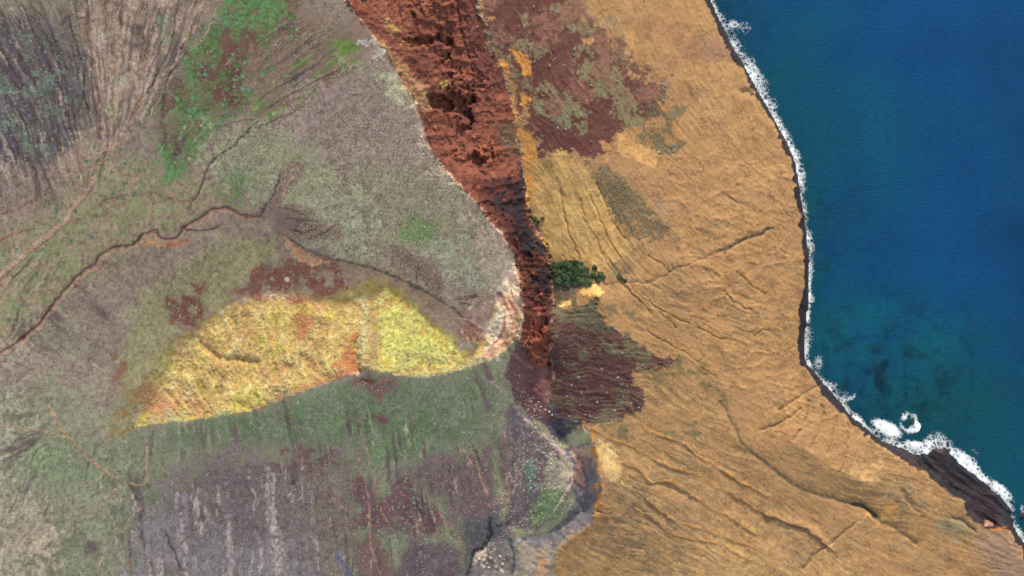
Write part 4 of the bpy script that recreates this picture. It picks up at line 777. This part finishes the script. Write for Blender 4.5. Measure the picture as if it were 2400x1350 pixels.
# ------------------------------------------------------------------ low vegetation and stones too many to count
def lumps(name, pts_uv, r_px, hgt, cols, label, cat, mat, sides=5, lo=0.75, hi=1.42):
    """one mesh of small uneven domes: tussocks or stones"""
    N = len(pts_uv); u, v = pts_uv[:, 0], pts_uv[:, 1]; cols = 0.45 * cols + 0.55 * col_at(u, v) * rng.uniform(lo, hi, (N, 1)); hh = h_at(u, v); x, y, z = to_world(u, v, hh)
    R = (r_px * K).astype(np.float32); a0 = rng.random(N) * 6.28
    vs_ = []
    for ring, (rf, zf) in enumerate(((1.0, -0.25), (0.72, 0.62))):
        for k in range(sides):
            a = a0 + k * 2 * math.pi / sides + ring * 0.5; jr = rf * (0.75 + 0.5 * rng.random(N))
            vs_.append(np.stack([x + R * jr * np.cos(a), y + R * jr * np.sin(a), z + hgt * zf * (0.8 + 0.4 * rng.random(N))], -1))
    vs_.append(np.stack([x + R * 0.2 * (rng.random(N) - 0.5), y + R * 0.2 * (rng.random(N) - 0.5), z + hgt], -1))
    co = np.stack(vs_, 1).reshape(-1, 3); nv = 2 * sides + 1
    f = []
    for k in range(sides):
        k2 = (k + 1) % sides; f += [(k, k2, sides + k), (k2, sides + k2, sides + k), (sides + k, sides + k2, 2 * sides)]
    f = np.array(f)[None] + (np.arange(N) * nv)[:, None, None]
    me = mesh_np(name, co, f.reshape(-1, 3), mat, False, np.repeat(cols, nv, 0))
    return link(name, me, label, cat, kind='stuff')
def scatter(pts, n, patch=None, pt=0.0):
    xs = [p[0] for p in pts]; ys = [p[1] for p in pts]
    out = np.stack([rng.uniform(min(xs), max(xs), n * 4), rng.uniform(min(ys), max(ys), n * 4)], 1)
    ins = np.zeros(len(out), bool); q = list(pts) + [pts[0]]; x, y = out[:, 0], out[:, 1]
    for (ax, ay), (bx, by) in zip(q[:-1], q[1:]):
        if ay == by: continue
        ins ^= ((ay > y) != (by > y)) & (x < (bx - ax) * (y - ay) / (by - ay) + ax)
    out = out[ins]
    if patch is not None:
        i = np.clip(np.searchsorted(AU, out[:, 0]), 0, NX - 1); j = np.clip(np.searchsorted(AV, out[:, 1]), 0, NY - 1)
        out = out[patch[j, i] + 0.3 * (rng.random(len(out)) - 0.5) > pt]
    return out[:n]
def vary(cs, n, amt=0.18):
    cs = np.asarray(cs); c = cs[rng.integers(0, len(cs), n)]
    return np.clip(c * (1 + amt * (rng.random((n, 1)) * 2 - 1)) * (1 + 0.06 * (rng.random((n, 3)) * 2 - 1)), 0.01, 0.85)
MAT_TUS = attr_material('dry_tussock', grain=0.2, scale=3.0, bump=0.3, bscale=3.0)
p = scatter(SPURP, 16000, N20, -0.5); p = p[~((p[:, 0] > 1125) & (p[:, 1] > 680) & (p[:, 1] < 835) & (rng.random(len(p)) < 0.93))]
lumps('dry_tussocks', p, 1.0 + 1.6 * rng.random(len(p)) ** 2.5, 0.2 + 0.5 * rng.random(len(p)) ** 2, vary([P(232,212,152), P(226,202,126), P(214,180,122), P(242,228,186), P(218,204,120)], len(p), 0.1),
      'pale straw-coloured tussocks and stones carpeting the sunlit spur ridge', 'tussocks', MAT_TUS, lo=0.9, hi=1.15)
upper = [(480,330),(640,270),(800,150),(900,160),(1000,340),(1080,440),(1190,600),(1150,720),(1060,715),(930,640),(780,600),(640,540),(560,460)]
p = scatter(upper, 17000, N60, -0.5)
lumps('slope_tussocks', p, rng.uniform(1.3, 2.6, len(p)), rng.uniform(0.4, 0.9, len(p)), vary([S(186,180,160), S(150,156,128), S(122,132,100), S(206,200,184), S(104,98,90)], len(p)),
      'grey-green tussocks covering the shaded slope below the crater rim', 'tussocks', MAT_TUS)
p = scatter([(0,0),(860,0),(600,330),(480,480),(200,660),(0,820)], 7000, N20B, -0.2)
lumps('gully_scrub', p, rng.uniform(1.2, 2.6, len(p)), rng.uniform(0.4, 0.9, len(p)), vary([S(120,140,112), S(164,160,142), S(98,118,88), S(196,184,168)], len(p)),
      'low scrub dotted over the gullied slopes at upper left', 'scrub', MAT_TUS)
p = scatter([(0,840),(250,620),(420,560),(640,560),(320,760),(250,1000),(450,1000),(870,890),(1200,850),(1290,1000),(1340,1200),(1200,1260),(1080,1350),(0,1350)], 15000, N20, -0.45)
lumps('lower_scrub', p, rng.uniform(1.2, 2.4, len(p)), rng.uniform(0.35, 0.8, len(p)), vary([S(122,132,106), S(154,152,136), S(200,192,182), S(100,120,88), S(96,86,88)], len(p)),
      'low grey-green scrub over the shaded slopes below the spur', 'scrub', MAT_TUS)
p = np.concatenate([scatter(MAR, 1500, OLV, 0.1), scatter(MAR2, 1300, N20, -0.1), scatter([(1367,370),(1442,402),(1590,555),(1485,558),(1425,490)], 900), scatter([(1405,1120),(1520,1140),(1620,1250),(1500,1340),(1395,1230)], 500, N20, 0.1), scatter([(1300,612),(1350,664),(1350,707),(1302,715)], 250)])
lumps('olive_scrub', p, rng.uniform(1.0, 2.0, len(p)), rng.uniform(0.2, 0.5, len(p)), vary([L(130,118,84), L(112,106,76), L(146,132,96), L(104,92,70)], len(p)),
      'olive scrub in patches on the maroon soil and golden slope', 'scrub', MAT_TUS)
p = scatter([(1430,120),(1640,40),(1850,400),(1870,820),(2250,1180),(2300,1300),(1700,1340),(1450,1050),(1400,700),(1500,600)], 1500, N20B, 0.0)
lumps('slope_stones', p, rng.uniform(0.8, 1.7, len(p)), rng.uniform(0.3, 0.7, len(p)), vary([L(150,118,84), L(110,88,66), L(190,150,104)], len(p)),
      'small brown stones strewn thinly over the golden tuff slope', 'stones', MAT_TUS)
print('lumps', round(time.time() - T0, 1))
# ==OBJ==
# ------------------------------------------------------------------ shrubs, trees and boulders that can be told apart
import bmesh
def dome_mesh(name, seed, mat, n=7, rings=3, rough=0.3, top=1.0):
    """uneven leafy cushion, unit radius, base at z=0"""
    r = random.Random(seed); co = []; f = []
    for k in range(rings):
        t = k / rings * 1.35; rad = math.cos(t * 0.95); z = math.sin(t) * top
        for i in range(n):
            a = 2 * math.pi * (i + 0.5 * k) / n; j = 1 + rough * (r.random() * 2 - 1)
            co.append((rad * j * math.cos(a), rad * j * math.sin(a), z * (1 + 0.25 * (r.random() - 0.5)) - (0.15 if k == 0 else 0)))
    co.append((0.1 * (r.random() - 0.5), 0.1 * (r.random() - 0.5), top * 1.02))
    for k in range(rings - 1):
        for i in range(n):
            a, b, c, d = k * n + i, k * n + (i + 1) % n, (k + 1) * n + (i + 1) % n, (k + 1) * n + i
            f += [(a, b, d), (b, c, d)]
    for i in range(n): f.append(((rings - 1) * n + i, (rings - 1) * n + (i + 1) % n, len(co) - 1))
    return np.array(co), np.array(f)
def leaves(seed, n, size, top=1.0):
    """leaf sprays spread through a dome of unit radius"""
    r = np.random.default_rng(seed); d = r.normal(size=(n, 3)); d[:, 2] = np.abs(d[:, 2]); d /= np.linalg.norm(d, axis=1, keepdims=True)
    c = d * (0.55 + 0.5 * r.random((n, 1))) * np.array([1, 1, top]); c[:, :2] *= 1 + 0.18 * np.sin(3 * np.arctan2(d[:, 1], d[:, 0]) + seed)[:, None]
    a = r.normal(size=(n, 3)); a /= np.linalg.norm(a, axis=1, keepdims=True); b = np.cross(a, d + 0.4 * r.normal(size=(n, 3))); b /= np.linalg.norm(b, axis=1, keepdims=True) + 1e-9
    s = size * (0.6 + 0.8 * r.random((n, 1)))
    co = np.stack([c - a * s, c + b * s * 0.6, c + a * s, c - b * s * 0.6], 1).reshape(-1, 3)
    return co, np.arange(4 * n).reshape(-1, 4)
def plant_mesh(name, seed, col, nl, size, top, mat):
    co, f = dome_mesh(name, seed, mat, 8, 3, 0.35, top); lc, lf = leaves(seed, nl, size, top)
    tri = np.concatenate([lf[:, [0, 1, 2]], lf[:, [0, 2, 3]]]) + len(co)
    r = np.random.default_rng(seed + 50)
    cols = np.concatenate([np.tile(np.asarray(col) * 0.8, (len(co), 1)), np.repeat(np.asarray(col) * (0.75 + 0.6 * r.random((nl, 1))), 4, 0)])
    return mesh_np(name, np.concatenate([co * np.array([0.86, 0.86, 0.86]), lc]), np.concatenate([f, tri]), mat, False, cols)
def rock_mesh(name, seed, col, mat):
    bm = bmesh.new(); bmesh.ops.create_icosphere(bm, subdivisions=2, radius=1.0); r = random.Random(seed)
    dirs = [(r.gauss(0, 1), r.gauss(0, 1), r.gauss(0, 1), 0.55 + 0.35 * r.random()) for _ in range(9)]
    for v in bm.verts:
        p = v.co.normalized(); rad = 1.0
        for x, y, z, c in dirs:
            n_ = math.sqrt(x * x + y * y + z * z); dd = (p.x * x + p.y * y + p.z * z) / n_
            if dd > 0.05: rad = min(rad, c / dd)
        v.co = p * rad * (1 + 0.06 * (r.random() - 0.5)); v.co.z = v.co.z * 0.75 + 0.3
    me = bpy.data.meshes.new(name); bm.to_mesh(me); bm.free()
    set_attr(me, 'soil', np.tile(np.asarray(col), (len(me.vertices), 1)) * (0.9 + 0.2 * np.random.default_rng(seed).random((len(me.vertices), 1)))); me.materials.append(mat)
    return me
MAT_LEAF = attr_material('leaves', grain=0.15, scale=4.0, bump=0.1); MAT_STONE = attr_material('pale_stone', grain=0.2, scale=3.0, bump=0.5, bscale=2.0)
mb = bpy.data.materials.new('bark'); mb.use_nodes = True; nn = mb.node_tree.nodes; nb = nn['Principled BSDF']; nb.inputs['Roughness'].default_value = 0.9
tn = nn.new('ShaderNodeTexNoise'); tn.inputs['Scale'].default_value = 6; cr = nn.new('ShaderNodeValToRGB'); cr.color_ramp.elements[0].color = (0.06, 0.045, 0.035, 1); cr.color_ramp.elements[1].color = (0.16, 0.12, 0.09, 1)
mb.node_tree.links.new(tn.outputs['Fac'], cr.inputs[0]); mb.node_tree.links.new(cr.outputs[0], nb.inputs['Base Color'])
def put(name, mesh, u, v, r_px, zs, label, cat, group, sink=0.0):
    h = float(h_at(u, v)); x, y, z = to_world(u, v, h); R = r_px * K
    o = link(name, mesh, label, cat, group); o.location = (x, y, z - sink * R); o.scale = (R * random.uniform(0.85, 1.2), R * random.uniform(0.85, 1.2), R * zs); o.rotation_euler = (0, 0, random.uniform(0, 6.28))
    return o
ORD = ['leftmost', 'second from left', 'third from left', 'fourth from left', 'fifth from left', 'sixth from left', 'seventh from left', 'eighth from left', 'ninth from left', 'tenth from left', 'eleventh from left', 'twelfth from left']
def tell_apart(spots, rad, i, hue=''):
    """words that set one member of a group apart: its rank in a small group, else size, hue and part of the area"""
    if len(spots) == 1: return ''
    xs = sorted(p_[0] for p_ in spots); ys = sorted(p_[1] for p_ in spots); u, v = spots[i]; n_ = len(spots)
    if n_ <= 12: return ORD[sorted(range(n_), key=lambda k: spots[k][0]).index(i)]
    rk_ = sorted(range(n_), key=lambda k: -rad[k]).index(i); size = 'largest' if rk_ == 0 else 'smallest' if rk_ == n_ - 1 else 'large' if rk_ < n_ / 3 else 'mid-sized' if rk_ < 2 * n_ / 3 else 'small'
    if u == xs[0]: return size + ' ' + hue + ' leftmost'
    if u == xs[-1]: return size + ' ' + hue + ' rightmost'
    if v == ys[0]: return size + ' ' + hue + ' topmost'
    if v == ys[-1]: return size + ' ' + hue + ' bottommost'
    a = 'top' if v < ys[n_ // 3] else 'middle' if v < ys[2 * n_ // 3] else 'bottom'; b_ = 'left' if u < xs[n_ // 3] else 'centre' if u < xs[2 * n_ // 3] else 'right'
    return (size + ' ' + hue + ' ' + a + '-' + b_)
def lab(words, label): return ' '.join((words + ' ' + label).split())
def spread(pts, n, dmin, patch=None, pt=0.0):
    out = []
    for q_ in scatter(pts, n * 14, patch, pt):
        if all((q_[0] - o_[0]) ** 2 + (q_[1] - o_[1]) ** 2 > dmin * dmin for o_ in out): out.append((float(q_[0]), float(q_[1])))
        if len(out) >= n: break
    return out
def shrubs(name, cols, spots, r0, r1, label, group, hues, zs=0.6, nl=46):
    ms = [plant_mesh(name, 100 + 7 * k + len(spots), c, nl, 0.26, 1.0, MAT_LEAF) for k, c in enumerate(cols)]
    rad = [random.uniform(r0, r1) for _ in spots]
    for i, (u, v) in enumerate(spots):
        put('shrub', ms[i % len(ms)], u, v, rad[i], zs, lab(tell_apart(spots, rad, i, hues[i % len(ms)]), label), 'shrub', group)
shrubs('green_bush', [S(112,142,104), S(104,136,84), S(126,156,130)], spread([(430,130),(540,10),(690,10),(690,90),(600,220),(500,320),(420,330),(400,230)], 80, 12, N20B, -0.15), 4.0, 7.5,
       'bush on the reddish slope at upper left', 'bushes on the green upper-left slope', ['mid-green','bright green','bluish green'])
shrubs('grey_bush', [S(116,128,136), S(124,142,136)], spread([(5,60),(120,50),(190,200),(120,330),(5,330)], 36, 17, N20, -0.2), 3.2, 6.0, 'bush on the dark mauve slope at the far left edge', 'blue-grey bushes at far left', ['blue-grey','teal-grey'])
shrubs('valley_bush', [S(110,138,112), S(116,134,130), S(98,134,84)], spread([(10,590),(120,440),(250,250),(330,270),(350,440),(250,520),(120,650),(10,760)], 46, 20), 3.0, 5.5, 'bush beside the sandy stream beds at the left', 'bushes along the stream beds', ['grey-green','blue-grey','green'])
shrubs('pale_bush', [S(142,148,132), S(128,138,112)], spread([(392,690),(440,672),(488,660),(484,740),(440,772),(400,740)], 24, 9), 2.4, 4.6, 'bush on the smaller dark red patch above the sunlit spur', 'bushes on the left red patch', ['pale grey','pale green'])
shrubs('pale_bush', [S(146,150,136), S(128,134,96)], spread([(612,640),(690,618),(790,620),(800,670),(690,696),(610,690)], 18, 15), 3.0, 5.5, 'bush on the long maroon patch touching the shadow edge', 'bushes on the right red patch', ['pale grey','olive'])
shrubs('teal_bush', [S(128,144,138), S(116,138,120)], spread([(832,1150),(900,1170),(950,1120),(1030,1200),(1030,1262),(900,1300),(840,1270)], 58, 10), 2.2, 4.6, 'bush on the maroon soil near the bottom edge', 'bushes on the lower maroon soil', ['pale teal','pale green'])
# trees in the hollow
crowns = [plant_mesh('crown', 300 + k, c, 190, 0.2, 0.95, MAT_LEAF) for k, c in enumerate([L(74,92,60), L(62,80,54), L(86,102,66), L(78,90,66)])]
def trunk_mesh():
    bm = bmesh.new(); r = bmesh.ops.create_cone(bm, segments=6, radius1=0.13, radius2=0.07, depth=1.0, cap_ends=True); bmesh.ops.translate(bm, verts=bm.verts, vec=(0, 0, 0.4))
    for k in range(3):
        a = k * 2.1; rr = bmesh.ops.create_cone(bm, segments=5, radius1=0.06, radius2=0.025, depth=0.8)
        for v in rr['verts']:
            x, y, z = v.co; t = z + 0.4; v.co = (x + math.cos(a) * t * 0.6, y + math.sin(a) * t * 0.6, 0.75 + t * 0.7)
    me = bpy.data.meshes.new('trunk'); bm.to_mesh(me); bm.free(); me.materials.append(mb); return me
TR = trunk_mesh()
def grove(spots, r0, r1, label, group):
    rad = [random.uniform(r0, r1) for _ in spots]
    for i, (u, v) in enumerate(spots): tree(u, v, rad[i], lab(tell_apart(spots, rad, i, ['', 'darker', 'lighter', 'greyish'][i % 4] if len(spots) > 12 else ''), label), group, i)
def tree(u, v, r_px, label, group, k):
    h = float(h_at(u, v)); x, y, z = to_world(u, v, h); R = r_px * K; e = link('tree', None, label, 'tree', group); e.location = (x, y, z - 0.1)
    e.rotation_euler = (0, 0, random.uniform(0, 6.28))
    c = link('crown', crowns[k % 4], parent=e); c.location = (0, 0, 0.35 * R); c.scale = (R * random.uniform(0.9, 1.2), R * random.uniform(0.9, 1.2), R * random.uniform(0.55, 0.8))
    t_ = link('trunk', TR, parent=e); t_.scale = (R, R, R * 0.7)
grove(spread([(1293,617),(1350,613),(1377,630),(1380,663),(1333,671),(1310,663),(1297,643)], 44, 7.5), 4.5, 10, 'green tree in the dense grove at the red cliff foot', 'trees in the grove')
grove([(1390,645),(1399,651),(1408,644),(1415,650),(1402,658),(1394,627)], 5, 7, 'small tree of the clump just right of the dense grove', 'small clump of trees')
grove([(1458,654),(1465,658),(1452,648)], 4, 6, 'of the three trees on golden ground, farthest right of the grove', 'three trees on golden ground')
grove([(1252,514),(1262,520),(1272,512)], 4, 6, 'of the three dark trees at the cliff foot above the grove', 'trees at the cliff foot')
def rocks(name, cols, spots, r0, r1, label, group, cat='boulder', zs=0.8, hues=('lighter', 'darker', 'palest')):
    ms = [rock_mesh(name, 500 + 3 * k + len(spots), c, MAT_STONE) for k, c in enumerate(cols)]
    rad = [random.uniform(r0, r1) for _ in spots]
    for i, (u, v) in enumerate(spots): put('boulder', ms[i % len(ms)], u, v, rad[i], zs, lab(tell_apart(spots, rad, i, hues[i % len(ms)] if len(spots) > 12 else ''), label), cat, group, 0.1)
rocks('grey_boulder', [L(130,122,116), L(114,108,102), L(140,132,122)], [(1250,15),(1265,25),(1238,105),(1264,112),(1218,77),(1288,154),(1323,154),(1343,130),(1346,115),(1495,152),(1575,175),(1551,198),(1560,202),(1556,211),(1555,236),(1382,265),
      (1293,283),(1307,300),(1324,303),(1386,332),(1261,343),(1411,190),(1510,240),(1386,200),(1362,162),(1490,194),(1447,190),(1251,145),(1574,346),(1500,558),(1437,470),(1270,320),(1340,350)], 2.6, 4.6,
      'grey boulder on the maroon scree slope at upper right of the cliff', 'boulders on the upper maroon slope')
rocks('white_boulder', [L(166,152,144), L(146,134,126)], [(1328,929),(1363,920),(1423,920),(1360,950),(1400,943),(1334,975),(1372,972),(1383,976),(1350,987),(1339,903),(1440,962),(1458,828),(1448,885),(1410,865),(1322,848),(1356,885),(1480,945),(1470,905),(1497,955),(1460,930)], 1.8, 3.6,
      'whitish boulder on the striped maroon slope right of centre', 'boulders on the lower maroon slope')
rocks('white_boulder', [S(170,152,148), S(150,134,130)], [(1245,940),(1256,948),(1268,953),(1278,960),(1288,964),(1262,942),(1250,932),(1294,972)], 1.8, 3.2, 'pale stone in the slanting row on the dark purple slope', 'row of pale stones')
rocks('rim_rock', [S(230,226,220), S(200,194,186)], [(880,132),(888,124),(894,134),(884,140),(873,136),(900,140),(868,146),(838,102),(850,96),(860,106),(880,176),(884,186)], 2.2, 5.0, 'white rock outcrop on the left side of the rim crest', 'white rocks at the rim crest')
rocks('crest_rock', [S(176,174,152), S(150,152,126)], spread([(893,170),(920,174),(966,245),(945,254),(912,226),(892,195)], 26, 7), 2.0, 4.0, 'grey-green rock of the small outcrop beside the rim path', 'rocks of the rim outcrop')
rocks('pale_rock', [S(140,134,128), S(112,108,106)], [(1134,1312),(1142,1320),(1150,1308),(1160,1316),(1171,1304),(1182,1312),(1178,1322),(1128,1326),(1146,1330),(1190,1300)], 2.6, 5.0, 'pale rock beside the black ravine at the bottom edge', 'pale rocks by the black ravine')
rocks('spur_boulder', [S(190,190,184)], [(673,656)], 6.5, 7.0, 'large pale boulder on the maroon patch above the shadow edge', None)
rocks('spur_boulder', [P(214,196,160), P(196,172,136)], [(640,718),(930,842),(958,842),(786,834),(828,836),(834,848),(848,840),(822,826),(840,812),(752,846),(704,852),(660,870),(560,820),(470,860),(420,900),(520,900),(600,930),(760,790),(880,790),(1010,850)], 2.2, 4.0,
      'cream boulder among the tussocks of the sunlit yellow patch', 'boulders on the sunlit spur')
rocks('red_rock', [L(170,98,70), L(140,80,62)], [(1060,246),(1076,278),(1128,362),(1168,358),(1090,120),(1040,92),(1110,322),(1148,330),(1020,300),(1046,312),(990,110),(1012,66),(1130,212),(1150,260),(1072,330),(1095,410),(1120,440),(1180,470),(1210,560),(1250,640),(1268,690),(1250,760),(1276,770)], 3.0, 6.0,
      'rust-red rock lodged on the crumbling red cliff', 'rocks on the red cliff')
rocks('cliff_stone', [L(176,150,132)], [(1073,268),(1140,293),(1125,298),(1170,384),(1074,316),(1187,330),(1000,200),(1008,172),(1152,206),(1135,190)], 1.6, 3.0, 'small pale stone perched on the red cliff', 'pale stones on the red cliff')
def sea_rock(u, v, r, label, hgt):
    me = rock_mesh('sea_rock', int(u), L(58,54,56), MAT_ROCK); o = link('sea_rock', me, label, 'rock'); o.location = ((u - 1200) * K, (675 - v) * K, -0.3); o.scale = (r * K * 1.3, r * K, hgt); o.rotation_euler = (0, 0, 0.7)
sea_rock(2138, 988, 7, 'dark half-submerged rock inside the ring of foam', 1.2); sea_rock(2398, 1206, 8, 'dark sea rock cut by the right edge of the picture', 2.0)
# ==END==
print('done', round(time.time() - T0, 1))
